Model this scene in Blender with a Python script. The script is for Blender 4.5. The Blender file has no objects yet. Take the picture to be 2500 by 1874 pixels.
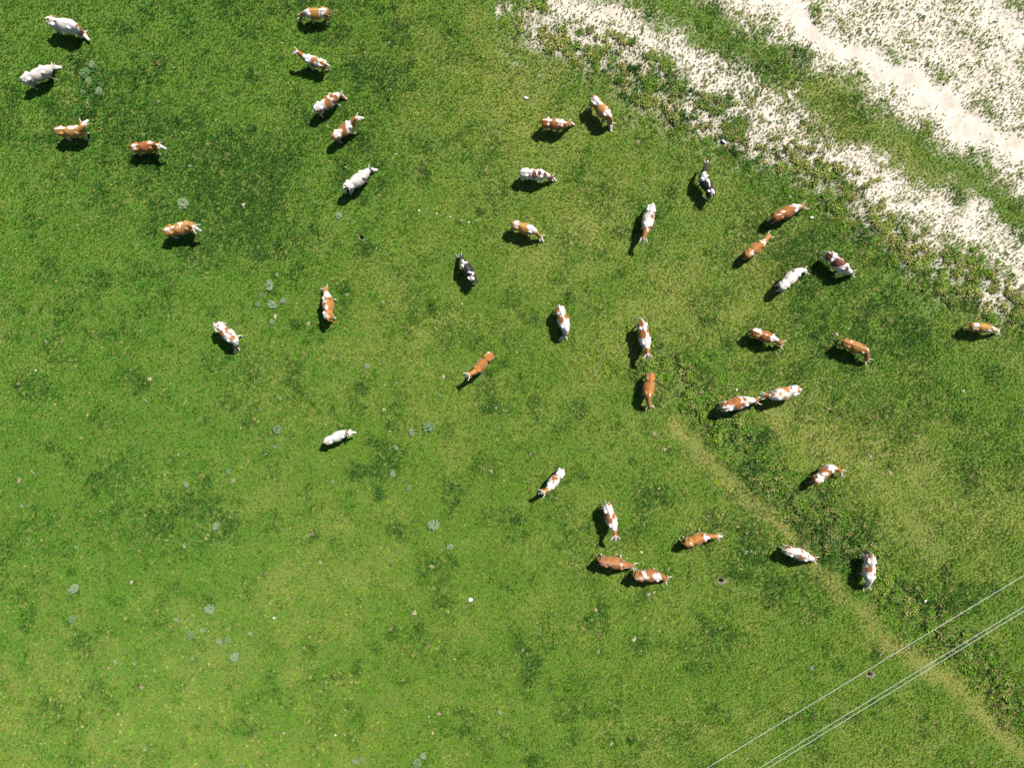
import bpy, bmesh, math, random
import numpy as np
from mathutils import Vector, Matrix

# ------------------------------------------------------------------ camera, sky, sun, exposure
SC = bpy.context.scene
COL = SC.collection
cam_d = bpy.data.cameras.new('camera')
cam = bpy.data.objects.new('camera', cam_d); COL.objects.link(cam)
cam.location = (0, 0, 46.0); cam.rotation_euler = (0, 0, 0)
cam_d.sensor_fit = 'HORIZONTAL'; cam_d.angle = 2 * math.atan(31.25 / 46.0)
cam_d.clip_start = 0.5; cam_d.clip_end = 2000
SC.camera = cam

SUN_AZ = math.atan2(0.67, 0.74)          # clockwise from +y
SUN_EL = math.radians(54)
world = bpy.data.worlds.new('World'); SC.world = world; world.use_nodes = True
wn = world.node_tree.nodes; wl = world.node_tree.links
sky = wn.new('ShaderNodeTexSky'); sky.sky_type = 'NISHITA'; sky.sun_disc = False
sky.sun_elevation = SUN_EL; sky.sun_rotation = SUN_AZ
sky.air_density = 1.0; sky.dust_density = 0.6; sky.ozone_density = 1.0
wn['Background'].inputs['Strength'].default_value = 0.05
wl.new(sky.outputs['Color'], wn['Background'].inputs['Color'])
sun_d = bpy.data.lights.new('sun', 'SUN'); sun_d.energy = 5.0; sun_d.angle = math.radians(0.5)
sun_d.color = (1.0, 0.955, 0.88)
sun = bpy.data.objects.new('sun', sun_d); COL.objects.link(sun)
sv = Vector((math.sin(SUN_AZ) * math.cos(SUN_EL), math.cos(SUN_AZ) * math.cos(SUN_EL), math.sin(SUN_EL)))
sun.rotation_euler = (-sv).to_track_quat('-Z', 'Y').to_euler(); sun.location = sv * 80
SC.view_settings.view_transform = 'Standard'; SC.view_settings.look = 'None'
SC.view_settings.exposure = 1.2; SC.view_settings.gamma = 1.0
SC.view_settings.use_curve_mapping = False
SC.cycles.max_bounces = 5; SC.cycles.diffuse_bounces = 2; SC.cycles.glossy_bounces = 2; SC.cycles.transmission_bounces = 3

# ------------------------------------------------------------------ measured tables (metres, x right, y up the pasture)
COWS = [{'at': (-26.759, 21.397),
  'th': -0.2311,
  'g': 1.12,
  'poll': (0.794, 0.051, 0.36),
  'muz': (1.272, -0.28, 0.32),
  'coat': 'rust',
  'base': -1,
  'neck': 1,
  'head': 'W',
  'pats': [(-0.305, 0.282, 0.163, 0.118, 1), (-0.675, -0.026, 0.133, 0.074, 1), (-0.199, -0.106, 0.066, 0.089, 1)],
  'label': 'white cow with brown neck and rump spot grazing in the top left corner'},
 {'at': (-28.39, 18.393),
  'th': 0.4223,
  'g': 1.047,
  'poll': (0.865, 0.518, 0.41),
  'muz': (1.288, 0.472, 0.07),
  'coat': 'gold',
  'base': -1,
  'neck': -1,
  'head': 'W',
  'pats': [],
  'label': 'all-white cow with mud-stained flank grazing close to the left edge',
  'dirt': 1.0},
 {'at': (-26.409, 15.07),
  'th': 0.0115,
  'g': 1.026,
  'poll': (1.112, 0.289, 1.51),
  'muz': (1.195, 0.662, 1.138),
  'coat': 'gold',
  'base': 1,
  'neck': 1,
  'head': 'W',
  'pats': [(-0.332, 0.093, 0.251, 0.089, -1), (-0.62, 0.053, 0.118, 0.059, -1), (0.315, 0.1, 0.222, 0.118, -1), (0.604, 0.169, 0.133, 0.059, -1)],
  'label': 'golden brown cow with white head turned sharply up, below the all-white cow',
  'tail': (0.06, 0.0)},
 {'at': (-22.013, 14.156),
  'th': 0.0833,
  'g': 0.962,
  'poll': (1.148, -0.169, 1.51),
  'muz': (1.454, -0.308, 1.14),
  'coat': 'rust',
  'base': 1,
  'neck': 1,
  'head': 'W',
  'pats': [(-0.451, -0.054, 0.111, 0.192, -1), (-0.354, 0.068, 0.133, 0.052, -1), (0.476, 0.157, 0.103, 0.089, -1), (0.673, 0.098, 0.118, 0.074, -1)],
  'label': 'rust brown cow with white head and white withers mark, right of golden cow'},
 {'at': (-11.607, 22.178),
  'th': -3.0848,
  'g': 0.919,
  'poll': (1.234, -0.116, 0.51),
  'muz': (1.335, 0.087, 0.089),
  'coat': 'gold',
  'base': 1,
  'neck': 1,
  'head': 'F',
  'pats': [(0.656, -0.023, 0.163, 0.163, -1), (0.566, 0.169, 0.148, 0.192, -1), (-0.23, 0.099, 0.118, 0.251, -1), (-0.408, 0.008, 0.192, 0.103, -1)],
  'label': 'golden and white cow grazing leftwards by the top edge',
  'tail': (0.12, -0.1),
  'stride': 0.1},
 {'at': (-11.728, 19.252),
  'th': 2.8281,
  'g': 0.895,
  'poll': (1.11, -0.07, 1.46),
  'muz': (1.447, 0.016, 1.151),
  'coat': 'rust',
  'base': -1,
  'neck': 1,
  'head': 'W',
  'pats': [(0.033, -0.049, 0.192, 0.133, 1), (0.116, 0.114, 0.089, 0.089, 1), (-0.135, -0.043, 0.059, 0.089, 1), (-0.503, 0.019, 0.163, 0.103, 1), (0.122, 0.328, 0.133, 0.192, 1), (-0.15, 0.376, 0.089, 0.133, 1),
           (-0.505, 0.306, 0.163, 0.118, 1), (-0.661, 0.089, 0.118, 0.177, 1)],
  'label': 'white and brown patched cow striding up left with raised white head',
  'stride': 0.22,
  'legs': 1,
  'tail': (0.14, 0.08)},
 {'at': (-11.147, 16.735),
  'th': 0.5958,
  'g': 0.991,
  'poll': (1.109, 0.227, 0.39),
  'muz': (1.294, -0.132, 0.07),
  'coat': 'rust',
  'base': -1,
  'neck': 1,
  'head': 'F',
  'pats': [(0.123, 0.218, 0.207, 0.103, 1), (0.56, 0.043, 0.111, 0.148, 1), (0.156, -0.169, 0.177, 0.207, 1), (-0.555, -0.243, 0.148, 0.059, 1), (-0.256, -0.289, 0.066, 0.059, 1), (0.653, -0.229, 0.103, 0.222, 1)],
  'label': 'white cow with large round brown flank spots, just above a matching brown-and-white cow'},
 {'at': (-10.139, 15.1),
  'th': 0.6435,
  'g': 0.956,
  'poll': (1.189, -0.101, 1.51),
  'muz': (1.531, -0.243, 1.179),
  'coat': 'rust',
  'base': 1,
  'neck': 1,
  'head': 'W',
  'pats': [(-0.331, -0.035, 0.219, 0.219, -1), (-0.121, -0.005, 0.154, 0.103, -1), (0.6, 0.08, 0.18, 0.154, -1), (0.455, -0.156, 0.154, 0.232, -1), (0.3, -0.321, 0.103, 0.154, -1)],
  'label': 'rust cow with white rump, white shoulder band and raised white head',
  'legs': 1},
 {'at': (-9.344, 12.062),
  'th': 0.6531,
  'g': 1.064,
  'poll': (1.155, 0.296, 0.41),
  'muz': (1.552, 0.115, 0.07),
  'coat': 'black',
  'base': -1,
  'neck': 1,
  'head': 'W',
  'pats': [(-0.702, -0.003, 0.09, 0.116, 1), (-0.667, -0.204, 0.09, 0.103, 1)],
  'label': 'white cow with black neck and two dark rump spots',
  'legs': 1,
  'dirt': 0.7},
 {'at': (2.463, 15.545),
  'th': -0.1268,
  'g': 0.94,
  'poll': (1.039, 0.388, 0.44),
  'muz': (1.355, 0.437, 0.07),
  'coat': 'rust',
  'base': 1,
  'neck': 1,
  'head': 'F',
  'pats': [(-0.233, 0.17, 0.129, 0.129, -1), (-0.45, 0.092, 0.18, 0.046, -1), (-0.276, -0.088, 0.046, 0.129, -1), (0.347, 0.168, 0.206, 0.154, -1), (0.587, 0.073, 0.206, 0.077, -1), (0.506, -0.089, 0.077, 0.077, -1),
           (0.331, -0.099, 0.051, 0.046, -1)],
  'label': 'brown cow with white saddle and hip stripe grazing rightwards at top centre',
  'tail': (0.2, -0.12)},
 {'at': (5.271, 16.468),
  'th': -0.8542,
  'g': 1.034,
  'poll': (1.016, 0.106, 0.36),
  'muz': (1.4, -0.132, 0.07),
  'coat': 'gold',
  'base': 1,
  'neck': 1,
  'head': 'W',
  'pats': [(-0.49, -0.032, 0.206, 0.219, -1), (-0.21, 0.022, 0.193, 0.129, -1), (0.556, -0.013, 0.193, 0.167, -1), (0.782, 0.055, 0.077, 0.103, -1), (0.52, 0.25, 0.077, 0.129, -1), (0.283, 0.207, 0.072, 0.057, -1)],
  'label': 'golden brown cow with pale rump and white shoulder grazing downwards near the sandy strip',
  'tail': (0.14, -0.05)},
 {'at': (1.219, 12.54),
  'th': -0.0982,
  'g': 0.973,
  'poll': (1.235, 0.045, 0.46),
  'muz': (1.546, -0.04, 0.07),
  'coat': 'dark',
  'base': -1,
  'neck': 1,
  'head': 'F',
  'pats': [(0.161, 0.301, 0.098, 0.116, 1), (0.098, -0.083, 0.103, 0.206, 1), (0.21, -0.197, 0.116, 0.051, 1), (0.405, -0.002, 0.103, 0.154, 1), (0.749, -0.044, 0.077, 0.103, 1), (-0.711, 0.089, 0.051, 0.103, 1)],
  'label': 'white cow with three dark red side spots and red neck'},
 {'at': (11.699, 11.837),
  'th': 2.0403,
  'g': 0.944,
  'poll': (1.166, -0.476, 1.33),
  'muz': (1.425, -0.757, 1.022),
  'coat': 'black',
  'base': 1,
  'neck': 1,
  'head': 'K',
  'pats': [(0.636, -0.07, 0.228, 0.154, -1), (0.493, 0.122, 0.147, 0.14, -1), (0.252, -0.076, 0.103, 0.11, -1), (0.013, -0.035, 0.044, 0.184, -1), (-0.387, 0.048, 0.184, 0.081, -1), (-0.539, -0.015, 0.103, 0.184, -1)],
  'label': 'black cow with white shoulder band walking up with stretched-out neck',
  'stride': 0.16,
  'legs': -1,
  'tail': (0.12, 0.0)},
 {'at': (-19.874, 9.246),
  'th': 0.2372,
  'g': 1.098,
  'poll': (1.126, -0.292, 1.569),
  'muz': (1.306, -0.492, 1.065),
  'coat': 'gold',
  'base': 1,
  'neck': 1,
  'head': 'W',
  'pats': [(-0.505, -0.013, 0.18, 0.103, -1), (-0.177, 0.063, 0.09, 0.077, -1), (0.289, 0.182, 0.18, 0.064, -1), (0.278, 0.03, 0.046, 0.103, -1), (0.103, -0.057, 0.046, 0.046, -1)],
  'label': 'golden cow with white head and pale back streaks below a pale grey-green bush'},
 {'at': (-17.091, 3.072),
  'th': -0.7179,
  'g': 1.037,
  'poll': (0.875, -0.39, 0.36),
  'muz': (0.938, -0.84, 0.07),
  'coat': 'rust',
  'base': -1,
  'neck': 1,
  'head': 'F',
  'pats': [(-0.721, 0.086, 0.103, 0.082, 1), (-0.464, 0.078, 0.072, 0.082, 1), (-0.325, -0.1, 0.098, 0.077, 1), (-0.017, -0.13, 0.116, 0.193, 1), (0.174, -0.196, 0.093, 0.077, 1), (-0.033, 0.288, 0.108, 0.154, 1),
           (0.16, 0.125, 0.108, 0.072, 1), (0.377, 0.181, 0.093, 0.062, 1), (0.654, 0.091, 0.129, 0.154, 1)],
  'label': 'white cow with many small brown spots grazing down right at middle left',
  'legs': 1},
 {'at': (-11.001, 4.575),
  'th': 1.6326,
  'g': 0.996,
  'poll': (1.217, 0.229, 0.46),
  'muz': (1.4, 0.516, 0.07),
  'coat': 'orange',
  'base': 1,
  'neck': 1,
  'head': 'B',
  'pats': [(0.771, 0.026, 0.171, 0.164, -1), (0.658, -0.2, 0.171, 0.075, -1), (0.478, 0.128, 0.068, 0.205, -1), (0.311, 0.121, 0.137, 0.061, -1), (-0.027, 0.026, 0.102, 0.154, -1), (-0.385, 0.164, 0.154, 0.109, -1),
           (-0.557, 0.075, 0.171, 0.096, -1)],
  'label': 'orange brown cow with white spine spots grazing upwards, tail curled to its right',
  'tail': (0.1, -0.4),
  'legs': -1},
 {'at': (-2.568, 6.674),
  'th': 2.0656,
  'g': 0.921,
  'poll': (1.206, 0.006, 0.47),
  'muz': (1.469, 0.027, 0.07),
  'coat': 'black',
  'base': 1,
  'neck': 1,
  'head': 'K',
  'pats': [(0.641, 0.11, 0.158, 0.189, -1), (0.461, 0.294, 0.047, 0.158, -1), (0.442, 0.13, 0.038, 0.126, -1), (0.551, -0.121, 0.095, 0.047, -1), (-0.093, -0.087, 0.189, 0.038, -1), (-0.232, -0.151, 0.047, 0.095, -1),
           (-0.302, 0.235, 0.142, 0.079, -1), (-0.446, 0.034, 0.126, 0.113, -1)],
  'label': 'black cow with white withers and rump and bright white horns, grazing upwards',
  'stride': 0.1},
 {'at': (-1.714, 1.271),
  'th': -2.309,
  'g': 1.013,
  'poll': (1.148, -0.14, 1.51),
  'muz': (1.415, -0.209, 1.061),
  'coat': 'orange',
  'base': 1,
  'neck': 1,
  'head': 'W',
  'pats': [(-0.68, -0.186, 0.069, 0.069, -1)],
  'label': 'slim plain orange brown cow with white head walking down left',
  'slim': 0.86,
  'legs': 1},
 {'at': (0.658, 9.335),
  'th': -0.3058,
  'g': 0.948,
  'poll': (1.193, -0.137, 0.45),
  'muz': (1.461, -0.3, 0.07),
  'coat': 'gold',
  'base': 1,
  'neck': 1,
  'head': 'W',
  'pats': [(-0.453, 0.152, 0.129, 0.103, -1), (-0.417, -0.047, 0.129, 0.124, -1), (0.521, 0.144, 0.283, 0.167, -1), (0.62, -0.087, 0.232, 0.129, -1), (0.788, 0.045, 0.077, 0.129, -1)],
  'label': 'golden cow with broad white shoulders and white hip band, grazing down right'},
 {'at': (8.189, 9.968),
  'th': -1.8005,
  'g': 1.014,
  'poll': (1.41, -0.07, 1.36),
  'muz': (1.704, 0.055, 0.94),
  'coat': 'rust',
  'base': -1,
  'neck': 1,
  'head': 'W',
  'pats': [(-0.766, -0.045, 0.129, 0.074, 1), (-0.593, 0.234, 0.059, 0.165, 1), (-0.0, 0.134, 0.11, 0.14, 1), (0.081, 0.337, 0.059, 0.074, 1), (0.224, -0.273, 0.051, 0.074, 1), (0.716, 0.136, 0.147, 0.092, 1),
           (0.881, -0.101, 0.092, 0.147, 1)],
  'label': 'white cow with two round brown side spots walking downwards, brown neck, head raised'},
 {'at': (3.012, 3.942),
  'th': -1.2764,
  'g': 0.994,
  'poll': (1.058, -0.136, 0.36),
  'muz': (1.263, -0.512, 0.07),
  'coat': 'rust',
  'base': -1,
  'neck': 1,
  'head': 'W',
  'pats': [(-0.538, -0.172, 0.092, 0.188, 1), (-0.719, 0.103, 0.087, 0.058, 1), (-0.087, -0.235, 0.101, 0.116, 1), (0.123, -0.123, 0.13, 0.159, 1), (-0.011, 0.211, 0.116, 0.159, 1), (-0.129, 0.306, 0.072, 0.087, 1)],
  'label': 'white cow with brown saddle spots grazing downwards near the picture centre'},
 {'at': (7.884, 2.982),
  'th': -1.4002,
  'g': 1.048,
  'poll': (1.293, -0.079, 1.51),
  'muz': (1.566, -0.076, 1.038),
  'coat': 'rust',
  'base': -1,
  'neck': 1,
  'head': 'W',
  'pats': [(-0.647, -0.136, 0.171, 0.205, 1), (-0.733, 0.149, 0.137, 0.085, 1), (-0.4, 0.226, 0.061, 0.068, 1), (0.024, -0.15, 0.205, 0.222, 1), (-0.143, 0.249, 0.154, 0.137, 1), (0.038, 0.319, 0.102, 0.205, 1),
           (0.301, 0.089, 0.085, 0.034, 1)],
  'label': 'brown and white patched cow walking down ahead of the plain orange cow, tail raised',
  'tail': (0.18, -0.3),
  'lift': 0.25},
 {'at': (8.2, -0.051),
  'th': -1.6943,
  'g': 0.975,
  'poll': (1.29, 0.246, 0.56),
  'muz': (1.383, 0.378, 0.079),
  'coat': 'orange',
  'base': 1,
  'neck': 1,
  'head': 'B',
  'pats': [(0.581, 0.062, 0.032, 0.095, -1)],
  'label': 'plain orange cow grazing downwards with thin white shoulder line, at a strip of rank grass',
  'legs': 1,
  'tail': (0.08, 0.16)},
 {'at': (16.289, 10.208),
  'th': 0.4193,
  'g': 1.03,
  'poll': (1.43, -0.069, 0.63),
  'muz': (1.667, -0.082, 0.15),
  'coat': 'rust',
  'base': 1,
  'neck': 1,
  'head': 'B',
  'pats': [(0.572, 0.184, 0.202, 0.101, -1), (0.843, 0.032, 0.202, 0.058, -1), (0.657, -0.039, 0.116, 0.173, -1), (0.476, -0.204, 0.058, 0.173, -1), (-0.165, 0.082, 0.095, 0.081, -1), (-0.489, 0.011, 0.173, 0.026, -1),
           (-0.301, 0.296, 0.058, 0.026, -1)],
  'label': 'chestnut cow with white Y-shaped shoulder mark and wide white horns, grazing right'},
 {'at': (14.498, 8.045),
  'th': 0.6535,
  'g': 0.894,
  'poll': (1.336, 0.102, 0.74),
  'muz': (1.545, 0.006, 0.336),
  'coat': 'orange',
  'base': 1,
  'neck': 1,
  'head': 'B',
  'pats': [(-0.372, -0.072, 0.108, 0.102, -1), (-0.261, -0.018, 0.057, 0.085, -1), (0.622, 0.001, 0.17, 0.079, -1), (0.621, -0.137, 0.085, 0.085, -1), (0.701, 0.149, 0.17, 0.034, -1), (0.527, 0.195, 0.071, 0.028, -1)],
  'label': "orange brown cow grazing up right with its horns near the chestnut cow's shadow"},
 {'at': (16.537, 6.211),
  'th': 0.7518,
  'g': 1.014,
  'poll': (1.292, -0.366, 0.59),
  'muz': (1.464, -0.527, 0.118),
  'coat': 'orange',
  'base': -1,
  'neck': -1,
  'head': 'B',
  'pats': [],
  'label': 'white-bodied cow with orange head grazing up right'},
 {'at': (19.36, 7.268),
  'th': -0.7202,
  'g': 1.042,
  'poll': (1.309, 0.359, 0.57),
  'muz': (1.54, 0.508, 0.103),
  'coat': 'dark',
  'base': -1,
  'neck': 1,
  'head': 'F',
  'pats': [(-0.721, 0.05, 0.165, 0.221, 1), (-0.602, -0.166, 0.138, 0.193, 1), (-0.171, 0.033, 0.096, 0.069, 1), (-0.04, 0.291, 0.091, 0.069, 1), (0.049, -0.095, 0.303, 0.179, 1), (0.23, 0.064, 0.193, 0.16, 1),
           (0.061, 0.094, 0.138, 0.105, 1), (0.32, 0.286, 0.124, 0.105, 1), (0.605, 0.287, 0.041, 0.083, 1), (0.616, 0.011, 0.077, 0.091, 1), (0.614, -0.17, 0.138, 0.05, 1)],
  'label': 'dark red and white cow grazing down right beside the white orange-headed cow',
  'tail': (0.2, -0.1),
  'stride': 0.1},
 {'at': (14.985, 2.905),
  'th': -0.346,
  'g': 0.956,
  'poll': (1.361, -0.043, 0.63),
  'muz': (1.597, -0.078, 0.194),
  'coat': 'rust',
  'base': 1,
  'neck': 1,
  'head': 'F',
  'pats': [(-0.405, 0.169, 0.193, 0.132, -1), (-0.241, 0.029, 0.077, 0.165, -1), (-0.616, 0.122, 0.11, 0.077, -1), (0.63, 0.143, 0.165, 0.16, -1), (0.584, -0.044, 0.165, 0.138, -1), (0.488, 0.064, 0.138, 0.041, -1),
           (0.115, 0.071, 0.083, 0.022, -1), (0.861, 0.056, 0.11, 0.077, -1)],
  'label': 'rust cow with white shoulder and white hip band grazing right, tail cocked',
  'tail': (0.15, 0.14)},
 {'at': (20.4, 2.257),
  'th': -0.3869,
  'g': 0.996,
  'poll': (1.273, -0.4, 0.61),
  'muz': (1.515, -0.42, 0.152),
  'coat': 'goldd',
  'base': 1,
  'neck': 1,
  'head': 'W',
  'pats': [(0.763, 0.124, 0.091, 0.138, -1), (-0.175, 0.292, 0.083, 0.061, -1), (-0.314, 0.134, 0.083, 0.036, -1), (0.57, -0.187, 0.11, 0.028, -1)],
  'label': 'brown cow with small white shoulder spot and neck bent sharply downwards, tail stretched back',
  'tail': (0.38, 0.0),
  'lift': 0.2},
 {'at': (28.067, 3.376),
  'th': -0.1386,
  'g': 0.88,
  'poll': (1.274, -0.019, 0.62),
  'muz': (1.561, -0.015, 0.263),
  'coat': 'gold',
  'base': 1,
  'neck': -1,
  'head': 'W',
  'pats': [(-0.375, 0.112, 0.124, 0.132, -1), (-0.482, -0.092, 0.097, 0.105, -1), (0.634, 0.064, 0.11, 0.138, -1), (0.756, -0.028, 0.11, 0.105, -1), (0.364, -0.137, 0.05, 0.105, -1), (0.562, -0.19, 0.105, 0.025, -1)],
  'label': 'golden cow with white head and hip band grazing by the right edge',
  'tail': (0.3, -0.05),
  'slim': 0.95},
 {'at': (2.611, -5.686),
  'th': -2.2472,
  'g': 0.954,
  'poll': (1.036, -0.153, 1.51),
  'muz': (1.358, -0.293, 1.159),
  'coat': 'orange',
  'base': -1,
  'neck': 1,
  'head': 'W',
  'pats': [(0.014, -0.167, 0.11, 0.13, 1), (-0.052, -0.04, 0.11, 0.081, 1), (0.198, -0.038, 0.052, 0.081, 1), (-0.026, 0.377, 0.081, 0.095, 1), (-0.706, 0.191, 0.052, 0.13, 1)],
  'label': 'white cow with orange neck and back spots walking down left, head raised',
  'slim': 0.9},
 {'at': (5.851, -7.867),
  'th': -1.2562,
  'g': 1.014,
  'poll': (1.186, -0.122, 1.51),
  'muz': (1.561, -0.174, 1.143),
  'coat': 'rust',
  'base': -1,
  'neck': 1,
  'head': 'W',
  'pats': [(-0.733, 0.086, 0.171, 0.085, 1), (0.048, 0.181, 0.123, 0.13, 1), (-0.052, 0.301, 0.068, 0.068, 1), (0.115, 0.386, 0.044, 0.096, 1), (0.198, -0.112, 0.154, 0.154, 1), (-0.043, -0.208, 0.137, 0.205, 1)],
  'label': 'white cow with rust side patch and round spot walking down, above two brown cows'},
 {'at': (10.985, -9.327),
  'th': 0.3336,
  'g': 0.932,
  'poll': (1.292, -0.178, 1.12),
  'muz': (1.652, -0.373, 0.86),
  'coat': 'orange',
  'base': 1,
  'neck': 1,
  'head': 'W',
  'pats': [(0.628, -0.057, 0.177, 0.124, -1), (0.539, 0.126, 0.053, 0.118, -1), (-0.371, -0.045, 0.097, 0.065, -1)],
  'label': 'orange cow with white collar patch and outstretched neck walking right',
  'legs': 1,
  'tail': (0.1, 0.25)},
 {'at': (5.978, -10.657),
  'th': -0.1611,
  'g': 1.052,
  'poll': (1.411, -0.092, 0.58),
  'muz': (1.593, -0.227, 0.082),
  'coat': 'redb',
  'base': 1,
  'neck': 1,
  'head': 'B',
  'pats': [(0.492, 0.03, 0.039, 0.121, -1), (0.835, -0.115, 0.165, 0.03, -1), (-0.153, -0.075, 0.078, 0.043, -1), (-0.517, -0.07, 0.095, 0.043, -1)],
  'label': 'red-brown cow with thin white marks grazing right, upper one of a close pair',
  'legs': 1,
  'tail': (0.12, 0.2)},
 {'at': (8.072, -11.447),
  'th': -0.0139,
  'g': 1.047,
  'poll': (1.304, -0.329, 0.55),
  'muz': (1.505, -0.49, 0.07),
  'coat': 'rust',
  'base': 1,
  'neck': 1,
  'head': 'B',
  'pats': [(-0.239, 0.252, 0.108, 0.078, -1), (-0.173, 0.085, 0.087, 0.208, -1), (-0.529, -0.068, 0.26, 0.069, -1), (-0.066, -0.04, 0.108, 0.078, -1), (0.522, 0.052, 0.217, 0.195, -1), (0.693, -0.114, 0.13, 0.104, -1),
           (0.569, -0.263, 0.121, 0.048, -1)],
  'label': 'brown cow with white shoulder slash and white rump marks, lower one of a close pair'},
 {'at': (13.286, -1.194),
  'th': 0.2612,
  'g': 1.108,
  'poll': (1.517, -0.196, 0.67),
  'muz': (1.74, -0.318, 0.153),
  'coat': 'rust',
  'base': -1,
  'neck': 1,
  'head': 'B',
  'pats': [(-0.69, 0.159, 0.148, 0.138, 1), (-0.758, -0.095, 0.148, 0.089, 1), (-0.289, 0.176, 0.221, 0.162, 1), (0.095, 0.222, 0.221, 0.212, 1), (-0.007, 0.398, 0.148, 0.069, 1), (0.048, -0.137, 0.197, 0.187, 1),
           (0.547, 0.151, 0.108, 0.098, 1), (0.351, -0.119, 0.118, 0.118, 1), (0.762, -0.155, 0.069, 0.089, 1)],
  'label': 'white cow with big rust patches meeting another cow head to head, left one'},
 {'at': (16.338, -0.523),
  'th': -2.8819,
  'g': 1.098,
  'poll': (1.211, -0.118, 0.947),
  'muz': (1.374, -0.243, 0.414),
  'coat': 'orange',
  'base': -1,
  'neck': 1,
  'head': 'W',
  'pats': [(0.004, -0.273, 0.167, 0.162, 1), (-0.022, -0.092, 0.098, 0.074, 1), (0.477, -0.077, 0.108, 0.098, 1), (0.238, 0.235, 0.094, 0.069, 1), (0.86, -0.129, 0.098, 0.098, 1), (-0.688, 0.01, 0.108, 0.162, 1),
           (0.2, -0.374, 0.098, 0.069, 1)],
  'label': 'mostly white cow with orange spots facing left towards a rust-patched cow'},
 {'at': (18.605, -5.413),
  'th': 0.7086,
  'g': 0.941,
  'poll': (1.035, -0.682, 0.77),
  'muz': (0.881, -1.028, 0.46),
  'coat': 'rust',
  'base': 1,
  'neck': 1,
  'head': 'W',
  'pats': [(-0.377, -0.069, 0.248, 0.187, -1), (-0.264, 0.187, 0.11, 0.132, -1), (0.071, 0.041, 0.193, 0.077, -1), (-0.229, -0.02, 0.165, 0.105, -1), (0.6, 0.082, 0.248, 0.16, -1), (0.731, -0.136, 0.165, 0.083, -1),
           (0.522, -0.133, 0.077, 0.105, -1)],
  'label': 'brown and white cow with neck curled down right, right of the rank grass strip'},
 {'at': (17.005, -10.117),
  'th': -0.3274,
  'g': 0.995,
  'poll': (1.374, -0.005, 0.59),
  'muz': (1.63, -0.087, 0.148),
  'coat': 'rust',
  'base': -1,
  'neck': 1,
  'head': 'B',
  'pats': [(-0.621, 0.242, 0.102, 0.097, 1), (-0.651, 0.021, 0.077, 0.072, 1), (0.194, 0.282, 0.061, 0.123, 1), (-0.021, -0.054, 0.09, 0.072, 1), (0.137, -0.053, 0.102, 0.123, 1), (0.185, -0.195, 0.225, 0.072, 1),
           (0.373, -0.052, 0.072, 0.049, 1), (0.561, 0.091, 0.051, 0.084, 1), (-0.485, -0.08, 0.061, 0.036, 1)],
  'label': 'white cow with rust speckles on its side grazing right at lower right',
  'tail': (0.2, 0.02),
  'lift': 0.15},
 {'at': (21.348, -10.93),
  'th': -1.6376,
  'g': 1.029,
  'poll': (1.315, 0.132, 0.5),
  'muz': (1.581, 0.307, 0.07),
  'coat': 'rust',
  'base': -1,
  'neck': 1,
  'head': 'W',
  'pats': [(-0.701, -0.131, 0.101, 0.081, 1), (-0.732, 0.134, 0.087, 0.081, 1), (0.002, -0.112, 0.101, 0.196, 1), (0.124, -0.245, 0.087, 0.139, 1), (-0.029, 0.35, 0.04, 0.139, 1), (0.35, 0.164, 0.058, 0.075, 1),
           (-0.597, -0.209, 0.069, 0.04, 1)],
  'label': 'white and brown cow with curled horns grazing down, nearest the power lines',
  'tail': (0.12, -0.02)},
 {'at': (-10.598, -3.203),
  'th': 0.4355,
  'g': 0.88,
  'poll': (1.015, -0.126, 1.15),
  'muz': (1.307, -0.272, 0.829),
  'coat': 'rustd',
  'base': -1,
  'neck': -1,
  'head': 'W',
  'pats': [],
  'label': 'lone plain white cow with brown neck band at lower left centre',
  'band': 1}]
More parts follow.
